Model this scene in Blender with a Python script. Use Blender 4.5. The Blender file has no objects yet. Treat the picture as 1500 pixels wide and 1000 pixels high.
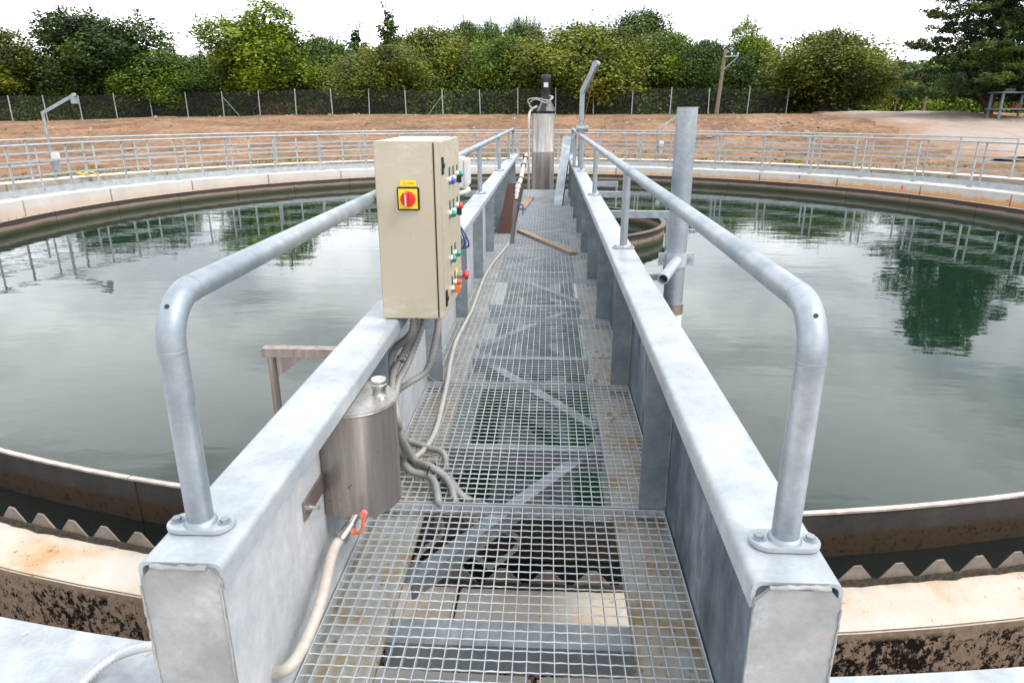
import bpy, bmesh, math, random
from mathutils import Vector, Matrix, noise
R_ = math.radians
random.seed(7)
scene = bpy.context.scene
COL = scene.collection

# ------------------------------------------------------------------ camera
CAM_Z, PITCH, YAW, FPX = 1.41, R_(18.6), R_(2.93), 1000.0
cam_d = bpy.data.cameras.new("Camera")
cam_d.sensor_width = 36.0; cam_d.lens = 24.0; cam_d.clip_start = 0.05; cam_d.clip_end = 3000
cam = bpy.data.objects.new("Camera", cam_d); COL.objects.link(cam)
cam.location = (0, 0, CAM_Z); cam.rotation_euler = (math.pi/2 - PITCH, 0, YAW)
scene.camera = cam

# ------------------------------------------------------------------ world: bright broken overcast
SUN_EL, SUN_AZ = R_(50), R_(112)          # azimuth measured from +Y towards +X
world = bpy.data.worlds.new("World"); scene.world = world; world.use_nodes = True
wn, wl = world.node_tree.nodes, world.node_tree.links
wn.clear()
sky = wn.new('ShaderNodeTexSky'); sky.sky_type = 'NISHITA'; sky.sun_disc = False
sky.sun_elevation = SUN_EL; sky.sun_rotation = SUN_AZ; sky.air_density = 1.0; sky.dust_density = 3.0
hsv = wn.new('ShaderNodeHueSaturation'); hsv.inputs['Saturation'].default_value = 0.12
tc = wn.new('ShaderNodeTexCoord'); mp = wn.new('ShaderNodeMapping'); mp.inputs['Scale'].default_value = (1.0, 1.0, 2.4)
cl = wn.new('ShaderNodeTexNoise'); cl.inputs['Scale'].default_value = 2.7; cl.inputs['Detail'].default_value = 7; cl.inputs['Roughness'].default_value = 0.55
cr = wn.new('ShaderNodeValToRGB')
cr.color_ramp.elements[0].position = 0.37; cr.color_ramp.elements[0].color = (0.40, 0.425, 0.45, 1)
cr.color_ramp.elements[1].position = 0.56; cr.color_ramp.elements[1].color = (1.0, 1.0, 1.0, 1)
mixc = wn.new('ShaderNodeMix'); mixc.data_type = 'RGBA'; mixc.inputs[0].default_value = 0.72
mixc.inputs['B'].default_value = (14.0, 14.3, 14.8, 1)      # the cloud layer's own even brightness, in the sky's units
mul = wn.new('ShaderNodeMix'); mul.data_type = 'RGBA'; mul.blend_type = 'MULTIPLY'; mul.inputs[0].default_value = 1.0
bg = wn.new('ShaderNodeBackground'); bg.inputs['Strength'].default_value = 0.125
wo = wn.new('ShaderNodeOutputWorld')
wl.new(tc.outputs['Generated'], mp.inputs['Vector']); wl.new(mp.outputs[0], cl.inputs['Vector']); wl.new(cl.outputs['Fac'], cr.inputs['Fac'])
wl.new(sky.outputs[0], hsv.inputs['Color']); wl.new(hsv.outputs[0], mixc.inputs['A'])
wl.new(mixc.outputs['Result'], mul.inputs['A']); wl.new(cr.outputs[0], mul.inputs['B'])
wl.new(mul.outputs['Result'], bg.inputs['Color']); wl.new(bg.outputs[0], wo.inputs['Surface'])

sun_d = bpy.data.lights.new("Sun", 'SUN'); sun_d.energy = 1.5; sun_d.angle = R_(18); sun_d.color = (1.0, 0.96, 0.9)
sun = bpy.data.objects.new("Sun", sun_d); COL.objects.link(sun)
sdir = Vector((math.sin(SUN_AZ)*math.cos(SUN_EL), math.cos(SUN_AZ)*math.cos(SUN_EL), math.sin(SUN_EL)))
sun.rotation_euler = sdir.to_track_quat('Z', 'Y').to_euler(); sun.location = (0, 0, 40)

scene.view_settings.view_transform = 'Standard'; scene.view_settings.look = 'None'
scene.view_settings.gamma = 1.0; scene.view_settings.exposure = 0.95
scene.render.engine = 'CYCLES'

# ------------------------------------------------------------------ pixel helpers (1500x1000 photo)
_f = Vector((-math.sin(YAW)*math.cos(PITCH), math.cos(YAW)*math.cos(PITCH), -math.sin(PITCH)))
_r = _f.cross(Vector((0, 0, 1))).normalized(); _u = _r.cross(_f)
CAMP = Vector((0, 0, CAM_Z))
def ray(px, py): return _r*(px-750) + _u*(500-py) + _f*FPX
def atz(px, py, z):
    d = ray(px, py); return CAMP + d*((z-CAM_Z)/d.z)
def aty(px, py, y):
    d = ray(px, py); return CAMP + d*(y/d.y)
def atx(px, py, x):
    d = ray(px, py); return CAMP + d*(x/d.x)

# ------------------------------------------------------------------ materials
def _nodes(name):
    m = bpy.data.materials.new(name); m.use_nodes = True
    nt = m.node_tree; return m, nt, nt.nodes, nt.links, nt.nodes['Principled BSDF']
def ramp(n, stops, k=0.76):
    r = n.new('ShaderNodeValToRGB'); e = r.color_ramp.elements
    while len(e) < len(stops): e.new(0.5)
    for i, (p, c) in enumerate(stops):
        e[i].position = p; e[i].color = (*(x*k for x in c[:3]), 1)
    return r
def pos(n, l, scale=(1, 1, 1)):
    g = n.new('ShaderNodeNewGeometry'); m = n.new('ShaderNodeMapping'); m.inputs['Scale'].default_value = scale
    l.new(g.outputs['Position'], m.inputs['Vector']); return m.outputs[0]
def nz(n, l, vec, scale, detail=4, rough=0.55):
    t = n.new('ShaderNodeTexNoise'); t.inputs['Scale'].default_value = scale
    t.inputs['Detail'].default_value = detail; t.inputs['Roughness'].default_value = rough
    l.new(vec, t.inputs['Vector']); return t.outputs['Fac']
def mixcol(n, l, fac, a, b, mode='MIX'):
    m = n.new('ShaderNodeMix'); m.data_type = 'RGBA'; m.blend_type = mode
    for s, v in ((m.inputs[0], fac), (m.inputs['A'], a), (m.inputs['B'], b)):
        if hasattr(v, 'is_output'): l.new(v, s)
        elif isinstance(v, (int, float)): s.default_value = v
        else: s.default_value = (*v, 1)
    return m.outputs['Result']
def math_(n, l, op, a, b=None, clamp=False):
    m = n.new('ShaderNodeMath'); m.operation = op; m.use_clamp = clamp
    for s, v in ((m.inputs[0], a), (m.inputs[1], b)):
        if v is None: continue
        if hasattr(v, 'is_output'): l.new(v, s)
        else: s.default_value = v
    return m.outputs[0]
def bump(n, l, b, h, strength=0.3, dist=0.01):
    k = n.new('ShaderNodeBump'); k.inputs['Strength'].default_value = strength; k.inputs['Distance'].default_value = dist
    l.new(h, k.inputs['Height']); l.new(k.outputs[0], b.inputs['Normal'])
def xyz(n, l, kind='Position'):
    g = n.new('ShaderNodeNewGeometry'); s = n.new('ShaderNodeSeparateXYZ'); l.new(g.outputs[kind], s.inputs[0]); return s.outputs
def mrange(n, l, v, a, b, c=0.0, d=1.0):
    m = n.new('ShaderNodeMapRange'); m.clamp = True
    l.new(v, m.inputs[0])
    for i, k in enumerate((a, b, c, d)): m.inputs[i+1].default_value = k
    return m.outputs[0]

def plain(name, c, rough=0.5, metal=0.0, var=0.12, scale=12, bmp=0.0):
    m, nt, n, l, b = _nodes(name)
    v = pos(n, l); f = nz(n, l, v, scale, 5)
    r = ramp(n, [(0.3, tuple(x*(1-var) for x in c)), (0.7, tuple(min(1, x*(1+var)) for x in c))])
    l.new(f, r.inputs[0]); l.new(r.outputs[0], b.inputs['Base Color'])
    b.inputs['Metallic'].default_value = metal
    l.new(mrange(n, l, f, 0.3, 0.7, max(0, rough-0.08), min(1, rough+0.08)), b.inputs['Roughness'])
    if bmp: bump(n, l, b, f, bmp)
    return m
def galvanised(name, lo, hi, contrast=1.0, streak=False, metal=0.35, rough=0.44):
    m, nt, n, l, b = _nodes(name)
    v = pos(n, l); vs = pos(n, l, (1.5, 1.5, 0.75)) if streak else pos(n, l, (1, 1, 1))
    big = nz(n, l, vs, 5.0, 9, 0.66)
    vo = n.new('ShaderNodeTexVoronoi'); vo.inputs['Scale'].default_value = 130; l.new(v, vo.inputs['Vector'])
    sp = n.new('ShaderNodeSeparateColor'); l.new(vo.outputs['Color'], sp.inputs[0])
    k = 0.16*contrast
    r = ramp(n, [(0.5-k, lo), (0.5+k*0.4, tuple((x+y)/2 for x, y in zip(lo, hi))), (0.5+k, hi)]); l.new(big, r.inputs[0])
    g = n.new('ShaderNodeMix'); g.data_type = 'RGBA'
    c = mixcol(n, l, 0.10, r.outputs[0], vo.outputs['Color'], 'VALUE') if False else r.outputs[0]
    dark = mrange(n, l, sp.outputs[0], 0, 1, 0.965, 1.03)
    hv = n.new('ShaderNodeHueSaturation'); l.new(c, hv.inputs['Color']); l.new(dark, hv.inputs['Value'])
    # small rust / dirt specks
    md = nz(n, l, v, 17, 8, 0.7)
    h2 = n.new('ShaderNodeHueSaturation'); l.new(hv.outputs[0], h2.inputs['Color']); l.new(mrange(n, l, md, 0.35, 0.65, 0.88, 1.06), h2.inputs['Value']); hv = h2
    fl = nz(n, l, v, 38, 3, 0.6); fm = mrange(n, l, fl, 0.72, 0.76)
    c2 = mixcol(n, l, fm, hv.outputs[0], (0.33, 0.25, 0.17))
    l.new(c2, b.inputs['Base Color']); b.inputs['Metallic'].default_value = metal
    l.new(mrange(n, l, big, 0.3, 0.7, rough+0.1, rough-0.08), b.inputs['Roughness'])
    bump(n, l, b, nz(n, l, v, 55, 3), 0.06, 0.004)
    return m
def stainless(name, c, rust=0.25):
    m, nt, n, l, b = _nodes(name)
    v = pos(n, l, (14, 14, 1.2)); f = nz(n, l, v, 2.0, 6, 0.6); w = nz(n, l, pos(n, l), 5, 5)
    r = ramp(n, [(0.32, tuple(x*0.62 for x in c)), (0.66, c)]); l.new(f, r.inputs[0])
    cc = mixcol(n, l, mrange(n, l, w, 0.5, 0.75, 0, rust), r.outputs[0], (0.20, 0.14, 0.10))
    sp = mrange(n, l, nz(n, l, pos(n, l), 60, 2), 0.71, 0.75)
    cc = mixcol(n, l, sp, cc, (0.12, 0.06, 0.035))
    l.new(cc, b.inputs['Base Color']); b.inputs['Metallic'].default_value = 0.75
    l.new(mrange(n, l, f, 0.3, 0.7, 0.48, 0.30), b.inputs['Roughness'])
    return m
def leafmat(name, cols, trans=0.18):
    m, nt, n, l, b = _nodes(name)
    at = n.new('ShaderNodeAttribute'); at.attribute_name = 'tone'
    oi = n.new('ShaderNodeObjectInfo')
    k = math_(n, l, 'ADD', at.outputs['Fac'], math_(n, l, 'MULTIPLY', math_(n, l, 'SUBTRACT', oi.outputs['Random'], 0.5), 0.25), True)
    r = ramp(n, [(i/(len(cols)-1), c) for i, c in enumerate(cols)], 1.0); l.new(k, r.inputs[0])
    l.new(r.outputs[0], b.inputs['Base Color']); b.inputs['Roughness'].default_value = 0.55
    b.inputs['Specular IOR Level'].default_value = 0.3
    t = n.new('ShaderNodeBsdfTranslucent'); l.new(r.outputs[0], t.inputs['Color'])
    ms = n.new('ShaderNodeMixShader'); ms.inputs[0].default_value = trans
    l.new(b.outputs[0], ms.inputs[1]); l.new(t.outputs[0], ms.inputs[2]); l.new(ms.outputs[0], n['Material Output'].inputs['Surface'])
    return m

M = {}
M['galv'] = galvanised('galvanised_steel', (0.28, 0.335, 0.38), (0.52, 0.56, 0.59), metal=0.6)
M['galv_top'] = galvanised('galvanised_flange', (0.38, 0.42, 0.455), (0.56, 0.59, 0.61), 0.9, metal=0.25)
M['galv_end'] = galvanised('galvanised_end_plate', (0.27, 0.275, 0.27), (0.46, 0.47, 0.47), 0.8, metal=0.2)
M['galv_web'] = galvanised('galvanised_web', (0.54, 0.57, 0.60), (0.76, 0.77, 0.79), 0.9, True, metal=0.15)  # left web: paler copy, light from the right put into the colour
M['galv_web_dull'] = galvanised('oxidised_galvanised_web', (0.095, 0.125, 0.16), (0.34, 0.40, 0.47), 0.9, True, metal=0.25)  # right web: darker bluish copy paints in its shaded side, plus stain patches
M['galv_dark'] = galvanised('galvanised_under', (0.26, 0.29, 0.31), (0.46, 0.48, 0.49))
M['grate'] = galvanised('galvanised_grating', (0.48, 0.53, 0.565), (0.72, 0.755, 0.77), metal=0.3)
M['rail_far'] = galvanised('galvanised_railing', (0.36, 0.40, 0.43), (0.52, 0.56, 0.58), metal=0.2)
M['inox'] = stainless('stainless_steel', (0.52, 0.47, 0.43), 0.3)
M['inox_col'] = stainless('stainless_column', (0.60, 0.57, 0.54), 0.15)
M['inox_dirty'] = stainless('stainless_weathered', (0.46, 0.38, 0.34), 0.5)
M['chrome'] = plain('polished_fitting', (0.62, 0.60, 0.57), 0.28, 0.9, 0.1)
M['box'] = plain('beige_paint', (0.50, 0.445, 0.335), 0.38, 0, 0.035, 5)
def cabinet_paint():
    m, nt, n, l, b = _nodes('beige_paint')
    p = pos(n, l); a = nz(n, l, p, 3.5, 5); sc = nz(n, l, pos(n, l, (1, 1, 2.5)), 11, 8, 0.75); ps = xyz(n, l)
    r = ramp(n, [(0.3, (0.475, 0.420, 0.312)), (0.7, (0.515, 0.460, 0.350))]); l.new(a, r.inputs[0])
    ends = math_(n, l, 'MAXIMUM', mrange(n, l, ps[2], 1.16, 1.28), mrange(n, l, ps[2], 0.78, 0.69))
    k = math_(n, l, 'MULTIPLY', mrange(n, l, sc, 0.50, 0.62, 0, 0.42), ends)
    c = mixcol(n, l, k, r.outputs[0], (0.52, 0.50, 0.45))
    c = mixcol(n, l, mrange(n, l, nz(n, l, p, 46, 3), 0.73, 0.76, 0, 0.7), c, (0.16, 0.12, 0.08))
    l.new(c, b.inputs['Base Color']); l.new(mrange(n, l, sc, 0.35, 0.65, 0.28, 0.5), b.inputs['Roughness'])
    return m
M['box'] = cabinet_paint()
M['black'] = plain('black_plastic', (0.018, 0.018, 0.02), 0.4)
M['rubber'] = plain('black_rubber', (0.012, 0.012, 0.012), 0.7)
M['red'] = plain('red_plastic', (0.72, 0.03, 0.025), 0.32, 0, 0.05)
M['yellow'] = plain('yellow_plastic', (0.85, 0.66, 0.01), 0.4, 0, 0.05)
M['orange'] = plain('orange_plastic', (0.90, 0.20, 0.02), 0.35, 0, 0.05)
M['coral'] = plain('coral_lever_coating', (0.80, 0.22, 0.14), 0.4, 0, 0.1)
M['blue'] = plain('blue_plastic', (0.02, 0.12, 0.62), 0.35, 0, 0.05)
M['green'] = plain('green_plastic', (0.0, 0.30, 0.18), 0.3, 0, 0.08)
M['teal'] = plain('teal_nameplate', (0.0, 0.33, 0.30), 0.4, 0, 0.05)
M['white'] = plain('white_plastic', (0.66, 0.67, 0.67), 0.45, 0, 0.04)
M['conduit'] = plain('grey_conduit', (0.38, 0.37, 0.35), 0.5, 0, 0.1)
M['conduit_lt'] = plain('pale_conduit', (0.48, 0.465, 0.43), 0.5, 0, 0.08)
M['hose'] = plain('braided_hose', (0.56, 0.50, 0.44), 0.42, 0, 0.1, 60)
M['yellow_hose'] = plain('yellow_hose', (0.75, 0.48, 0.02), 0.5)
M['bluecable'] = plain('blue_cable', (0.015, 0.05, 0.16), 0.5)
M['board'] = plain('brown_panel', (0.085, 0.028, 0.011), 0.45, 0, 0.12, 3)
M['hinge'] = plain('pale_paint', (0.5, 0.5, 0.5), 0.5)
M['clod'] = plain('earth_clods', (0.33, 0.24, 0.18), 0.95, 0, 0.3, 3)
M['polewood'] = plain('weathered_pole_wood', (0.22, 0.165, 0.13), 0.85, 0, 0.2, 6)
M['rust'] = plain('rusty_iron', (0.24, 0.085, 0.045), 0.8, 0.2, 0.25, 9)
M['bark'] = plain('bark', (0.075, 0.055, 0.04), 0.9, 0, 0.3, 4, 0.4)
M['bluegrey'] = plain('blue_grey_paint', (0.20, 0.25, 0.29), 0.5, 0, 0.2)

def wood():
    m, nt, n, l, b = _nodes('raw_timber')
    v = pos(n, l, (22, 22, 22)); w = nz(n, l, pos(n, l, (12, 30, 12)), 2.2, 6)
    r = ramp(n, [(0.3, (0.30, 0.20, 0.12)), (0.7, (0.58, 0.44, 0.31))]); l.new(w, r.inputs[0])
    l.new(r.outputs[0], b.inputs['Base Color']); b.inputs['Roughness'].default_value = 0.8; bump(n, l, b, w, 0.3)
    return m
M['wood'] = wood()

def dirty_flange():
    m, nt, n, l, b = _nodes('dirty_bottom_flange')
    v = pos(n, l); f = nz(n, l, v, 9, 6, 0.6); g = nz(n, l, v, 30, 4)
    r = ramp(n, [(0.38, (0.50, 0.52, 0.52)), (0.52, (0.46, 0.42, 0.34)), (0.68, (0.42, 0.26, 0.11))]); l.new(f, r.inputs[0])
    c = mixcol(n, l, mrange(n, l, g, 0.62, 0.72, 0, 0.7), r.outputs[0], (0.12, 0.07, 0.035))
    l.new(c, b.inputs['Base Color']); b.inputs['Roughness'].default_value = 0.75
    return m
M['flange_dirty'] = dirty_flange()

def concrete_weir():
    m, nt, n, l, b = _nodes('stained_weir_concrete')
    p = pos(n, l); nrm = xyz(n, l, 'Normal'); ps = xyz(n, l)
    a = nz(n, l, p, 2.6, 6, 0.62); fine = nz(n, l, p, 26, 6, 0.7)
    top = ramp(n, [(0.36, (0.58, 0.54, 0.49)), (0.52, (0.56, 0.48, 0.39)), (0.68, (0.52, 0.32, 0.16))]); l.new(a, top.inputs[0])
    edge = mrange(n, l, math_(n, l, 'ADD', fine, math_(n, l, 'MULTIPLY', a, 0.35)), 0.80, 0.86, 0, 0.8)
    topc = mixcol(n, l, edge, top.outputs[0], (0.14, 0.105, 0.08))
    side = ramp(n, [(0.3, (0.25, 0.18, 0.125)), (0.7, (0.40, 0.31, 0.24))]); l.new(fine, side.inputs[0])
    lich = nz(n, l, pos(n, l, (1, 1, 0.85)), 26, 12, 0.80); zone = nz(n, l, pos(n, l, (1, 1, 0.6)), 3.0, 4)
    black = mrange(n, l, math_(n, l, 'ADD', math_(n, l, 'MULTIPLY', lich, 0.95), math_(n, l, 'MULTIPLY', zone, 0.26)), 0.605, 0.625)
    upper = mrange(n, l, ps[2], -0.765, -0.80)         # the lichen starts a little under the arris
    sidec = mixcol(n, l, math_(n, l, 'MULTIPLY', black, upper), side.outputs[0], (0.007, 0.006, 0.006))
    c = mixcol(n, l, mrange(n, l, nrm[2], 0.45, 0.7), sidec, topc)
    l.new(c, b.inputs['Base Color']); b.inputs['Roughness'].default_value = 1.0; b.inputs['Specular IOR Level'].default_value = 0.15; bump(n, l, b, fine, 0.5, 0.012)
    return m
M['weir_conc'] = concrete_weir()

def concrete_wall():
    m, nt, n, l, b = _nodes('pale_tank_concrete')
    p = pos(n, l); a = nz(n, l, p, 1.7, 6, 0.6); fine = nz(n, l, p, 14, 5); ps = xyz(n, l)
    base = ramp(n, [(0.3, (0.50, 0.48, 0.45)), (0.7, (0.64, 0.62, 0.58))]); l.new(a, base.inputs[0])
    s = nz(n, l, pos(n, l, (2.6, 2.6, 0.5)), 2.4, 6, 0.7)
    # rust run-off from the weir line, strongest on the right-hand half of the tank
    z = mrange(n, l, ps[2], -0.49, -0.74, 0.0, 1.0)
    side = mrange(n, l, ps[0], -3, 5, 0.35, 1.0)
    k = mrange(n, l, math_(n, l, 'ADD', math_(n, l, 'MULTIPLY', z, 0.75), math_(n, l, 'SUBTRACT', s, 0.5)), 0.22, 0.52, 0, 0.9)
    face = mrange(n, l, xyz(n, l, 'Normal')[2], 0.3, 0.6, 1, 0)
    k = math_(n, l, 'MULTIPLY', math_(n, l, 'MULTIPLY', k, side), face)
    c = mixcol(n, l, k, base.outputs[0], (0.50, 0.25, 0.08))
    c = mixcol(n, l, mrange(n, l, fine, 0.62, 0.75, 0, 0.4), c, (0.30, 0.28, 0.25))
    l.new(c, b.inputs['Base Color']); b.inputs['Roughness'].default_value = 0.85; bump(n, l, b, fine, 0.25, 0.01)
    return m
M['wall_conc'] = concrete_wall()

def concrete_old():
    m, nt, n, l, b = _nodes('old_stained_concrete')
    p = pos(n, l); a = nz(n, l, pos(n, l, (1, 1, 2.5)), 1.5, 7, 0.65); v = nz(n, l, pos(n, l, (4, 4, 0.6)), 1.5, 5); nrm = xyz(n, l, 'Normal')
    r = ramp(n, [(0.3, (0.19, 0.16, 0.115)), (0.5, (0.30, 0.26, 0.20)), (0.7, (0.42, 0.41, 0.39))]); l.new(a, r.inputs[0])
    c = mixcol(n, l, mrange(n, l, v, 0.5, 0.7, 0, 0.5), r.outputs[0], (0.11, 0.10, 0.07))
    c = mixcol(n, l, mrange(n, l, nrm[2], 0.4, 0.7), c, (0.46, 0.45, 0.43))
    l.new(c, b.inputs['Base Color']); b.inputs['Roughness'].default_value = 0.9; bump(n, l, b, a, 0.3, 0.02)
    return m
M['old_conc'] = concrete_old()

def baffle_mat(name='stained_baffle_steel', top=-0.594, h=1.28):
    m, nt, n, l, b = _nodes(name)
    ps = xyz(n, l); p = pos(n, l); a = nz(n, l, pos(n, l, (1, 1, 4)), 3, 6, 0.65); fine = nz(n, l, p, 40, 5, 0.7)
    zz = math_(n, l, 'ADD', ps[2], math_(n, l, 'MULTIPLY', math_(n, l, 'SUBTRACT', a, 0.5), 0.05*h))
    r = ramp(n, [(0.0, (0.018, 0.022, 0.010)), (0.22, (0.060, 0.055, 0.025)), (0.34, (0.13, 0.10, 0.06)), (0.42, (0.26, 0.19, 0.145)), (0.58, (0.30, 0.23, 0.185)), (0.66, (0.055, 0.037, 0.030))])
    l.new(mrange(n, l, zz, top-0.21*h, top), r.inputs[0])
    # the side that faces out of the tank is grey brown with a fringe of growth
    g = n.new('ShaderNodeNewGeometry')
    c = mixcol(n, l, mrange(n, l, fine, 0.62, 0.68, 0, 0.8), r.outputs[0], (0.025, 0.02, 0.015))
    l.new(c, b.inputs['Base Color']); b.inputs['Metallic'].default_value = 0.15; b.inputs['Roughness'].default_value = 0.6
    bump(n, l, b, fine, 0.25, 0.006)
    return m
M['baffle'] = baffle_mat()
M['wellrim'] = plain('well_rim_steel', (0.15, 0.105, 0.08), 0.6, 0.2, 0.3, 9)
M['well'] = baffle_mat('stained_well_steel', -0.60, 1.3)
def baffle_outer():
    m, nt, n, l, b = _nodes('baffle_outer_steel')
    ps = xyz(n, l); p = pos(n, l); a = nz(n, l, p, 4, 6, 0.65); fine = nz(n, l, p, 32, 7, 0.72)
    base = ramp(n, [(0.3, (0.050, 0.045, 0.042)), (0.7, (0.095, 0.085, 0.079))]); l.new(a, base.inputs[0])
    low = mrange(n, l, math_(n, l, 'ADD', ps[2], math_(n, l, 'MULTIPLY', math_(n, l, 'SUBTRACT', fine, 0.5), 0.10)), -0.70, -0.74)
    c = mixcol(n, l, low, base.outputs[0], (0.055, 0.034, 0.018))
    k = mrange(n, l, math_(n, l, 'ADD', fine, math_(n, l, 'MULTIPLY', low, 0.08)), 0.63, 0.67)
    c = mixcol(n, l, k, c, (0.012, 0.010, 0.008))
    l.new(c, b.inputs['Base Color']); b.inputs['Metallic'].default_value = 0.2; b.inputs['Roughness'].default_value = 0.55
    bump(n, l, b, fine, 0.3, 0.006)
    return m
M['baffle_out'] = baffle_outer()
M['rim'] = plain('worn_rim', (0.56, 0.47, 0.42), 0.5, 0.2, 0.3, 14)
def weir_steel():
    m, nt, n, l, b = _nodes('weir_plate_steel')
    p = pos(n, l); a = nz(n, l, p, 9, 6, 0.65); ps = xyz(n, l); f = nz(n, l, p, 45, 6, 0.7)
    r = ramp(n, [(0.3, (0.19, 0.155, 0.13)), (0.7, (0.34, 0.295, 0.26))]); l.new(a, r.inputs[0])
    low = mrange(n, l, math_(n, l, 'ADD', ps[2], math_(n, l, 'MULTIPLY', math_(n, l, 'SUBTRACT', f, 0.5), 0.09)), -0.69, -0.74, 0, 0.9)
    c = mixcol(n, l, low, r.outputs[0], (0.13, 0.09, 0.04))
    # the wet side that faces the tank centre carries a brown film
    nm = xyz(n, l, 'Normal')
    dot = math_(n, l, 'ADD', math_(n, l, 'MULTIPLY', math_(n, l, 'SUBTRACT', ps[0], -0.02), nm[0]), math_(n, l, 'MULTIPLY', math_(n, l, 'SUBTRACT', ps[1], 13.5), nm[1]))
    c = mixcol(n, l, math_(n, l, 'LESS_THAN', dot, -2.0), c, (0.055, 0.036, 0.028))
    l.new(c, b.inputs['Base Color']); b.inputs['Metallic'].default_value = 0.2; b.inputs['Roughness'].default_value = 0.6
    return m
M['weir'] = weir_steel()
def moss_mat():
    m, nt, n, l, b = _nodes('dark_moss_grout')
    f = nz(n, l, pos(n, l), 40, 6, 0.7)
    r = ramp(n, [(0.35, (0.012, 0.011, 0.008)), (0.6, (0.06, 0.045, 0.03)), (0.75, (0.075, 0.095, 0.02))]); l.new(f, r.inputs[0])
    l.new(r.outputs[0], b.inputs['Base Color']); b.inputs['Roughness'].default_value = 0.95; bump(n, l, b, f, 0.9, 0.02)
    return m
M['moss'] = moss_mat()

def water_mat(name, col, strength):
    m, nt, n, l, b = _nodes(name)
    b.inputs['Base Color'].default_value = (*col, 1); b.inputs['Roughness'].default_value = 0.015
    b.inputs['IOR'].default_value = 1.36; b.inputs['Specular IOR Level'].default_value = 0.5
    w1 = nz(n, l, pos(n, l, (1.0, 2.4, 1)), 1.3, 3, 0.5); w2 = nz(n, l, pos(n, l, (1.0, 2.0, 1)), 5.5, 2, 0.5)
    patch = mrange(n, l, nz(n, l, pos(n, l), 0.23, 2), 0.38, 0.62, 0.25, 1.0)
    h = math_(n, l, 'ADD', w1, math_(n, l, 'MULTIPLY', math_(n, l, 'MULTIPLY', w2, 0.16), patch))
    bump(n, l, b, h, strength, 0.05)
    return m
M['water'] = water_mat('settling_tank_water', (0.0065, 0.020, 0.0115), 0.055)
M['overflow'] = water_mat('clear_overflow_water', (0.005, 0.007, 0.006), 0.02)  # same water, darker body colour: shade of the narrow gap painted in

def soil_mat():
    m, nt, n, l, b = _nodes('brown_soil')
    p = pos(n, l); a = nz(n, l, p, 0.35, 6, 0.6); f = nz(n, l, p, 3.2, 7, 0.7); ff = nz(n, l, p, 9, 4)
    r = ramp(n, [(0.40, (0.115, 0.054, 0.024)), (0.50, (0.25, 0.128, 0.060)), (0.61, (0.41, 0.24, 0.13))])
    l.new(math_(n, l, 'ADD', math_(n, l, 'MULTIPLY', a, 0.45), math_(n, l, 'MULTIPLY', f, 0.55)), r.inputs[0])
    gp = nz(n, l, pos(n, l), 0.8, 5, 0.7); ps = xyz(n, l)
    low = mrange(n, l, ps[2], -0.2, 0.5, 1, 0)
    g = math_(n, l, 'MULTIPLY', mrange(n, l, gp, 0.60, 0.66), low)
    c = mixcol(n, l, g, r.outputs[0], (0.10, 0.13, 0.03))
    # beyond the fence: rough dry grass
    far = mrange(n, l, ps[1], 59, 63)
    c = mixcol(n, l, far, c, (0.10, 0.10, 0.04))
    l.new(c, b.inputs['Base Color']); b.inputs['Roughness'].default_value = 0.95; bump(n, l, b, math_(n, l, 'ADD', f, math_(n, l, 'MULTIPLY', ff, 0.4)), 1.0, 0.16)
    return m
M['soil'] = soil_mat()
def road_mat():
    m, nt, n, l, b = _nodes('pale_dirt_track')
    p = pos(n, l); a = nz(n, l, p, 0.5, 5); f = nz(n, l, p, 4, 6, 0.7); tr = nz(n, l, pos(n, l, (1.6, 0.12, 1)), 1.2, 4)
    r = ramp(n, [(0.3, (0.27, 0.20, 0.16)), (0.7, (0.46, 0.37, 0.31))])
    l.new(math_(n, l, 'ADD', math_(n, l, 'MULTIPLY', a, 0.4), math_(n, l, 'ADD', math_(n, l, 'MULTIPLY', f, 0.25), math_(n, l, 'MULTIPLY', tr, 0.35))), r.inputs[0])
    at = n.new('ShaderNodeAttribute'); at.attribute_name = 'edge'
    k = mrange(n, l, math_(n, l, 'ADD', at.outputs['Fac'], math_(n, l, 'MULTIPLY', math_(n, l, 'SUBTRACT', nz(n, l, p, 0.7, 6, 0.65), 0.5), 1.3)), 0.55, 0.95)
    c = mixcol(n, l, k, r.outputs[0], (0.235, 0.135, 0.080))
    l.new(c, b.inputs['Base Color']); b.inputs['Roughness'].default_value = 0.95; bump(n, l, b, f, 0.6, 0.05)
    return m
M['road'] = road_mat()
def mesh_mat():
    m, nt, n, l, b = _nodes('dark_fence_mesh')
    b.inputs['Base Color'].default_value = (0.03, 0.033, 0.032, 1); b.inputs['Roughness'].default_value = 0.6
    t = n.new('ShaderNodeBsdfTransparent'); ms = n.new('ShaderNodeMixShader'); ms.inputs[0].default_value = 0.20
    l.new(t.outputs[0], ms.inputs[1]); l.new(b.outputs[0], ms.inputs[2]); l.new(ms.outputs[0], n['Material Output'].inputs['Surface'])
    return m
M['mesh'] = mesh_mat()
M['leaf_a'] = leafmat('leaf_mid_green', [(0.016, 0.032, 0.004), (0.070, 0.125, 0.008), (0.165, 0.235, 0.014)])
M['leaf_b'] = leafmat('leaf_olive', [(0.020, 0.030, 0.004), (0.088, 0.115, 0.010), (0.185, 0.205, 0.020)])
M['leaf_c'] = leafmat('leaf_dark_green', [(0.009, 0.021, 0.005), (0.038, 0.074, 0.010), (0.095, 0.150, 0.020)])
M['leaf_d'] = leafmat('leaf_bright_green', [(0.022, 0.044, 0.004), (0.105, 0.170, 0.008), (0.235, 0.300, 0.016)])
M['leaf_r'] = leafmat('leaf_rust_brown', [(0.05, 0.03, 0.012), (0.12, 0.07, 0.03), (0.2, 0.12, 0.05)])
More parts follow.
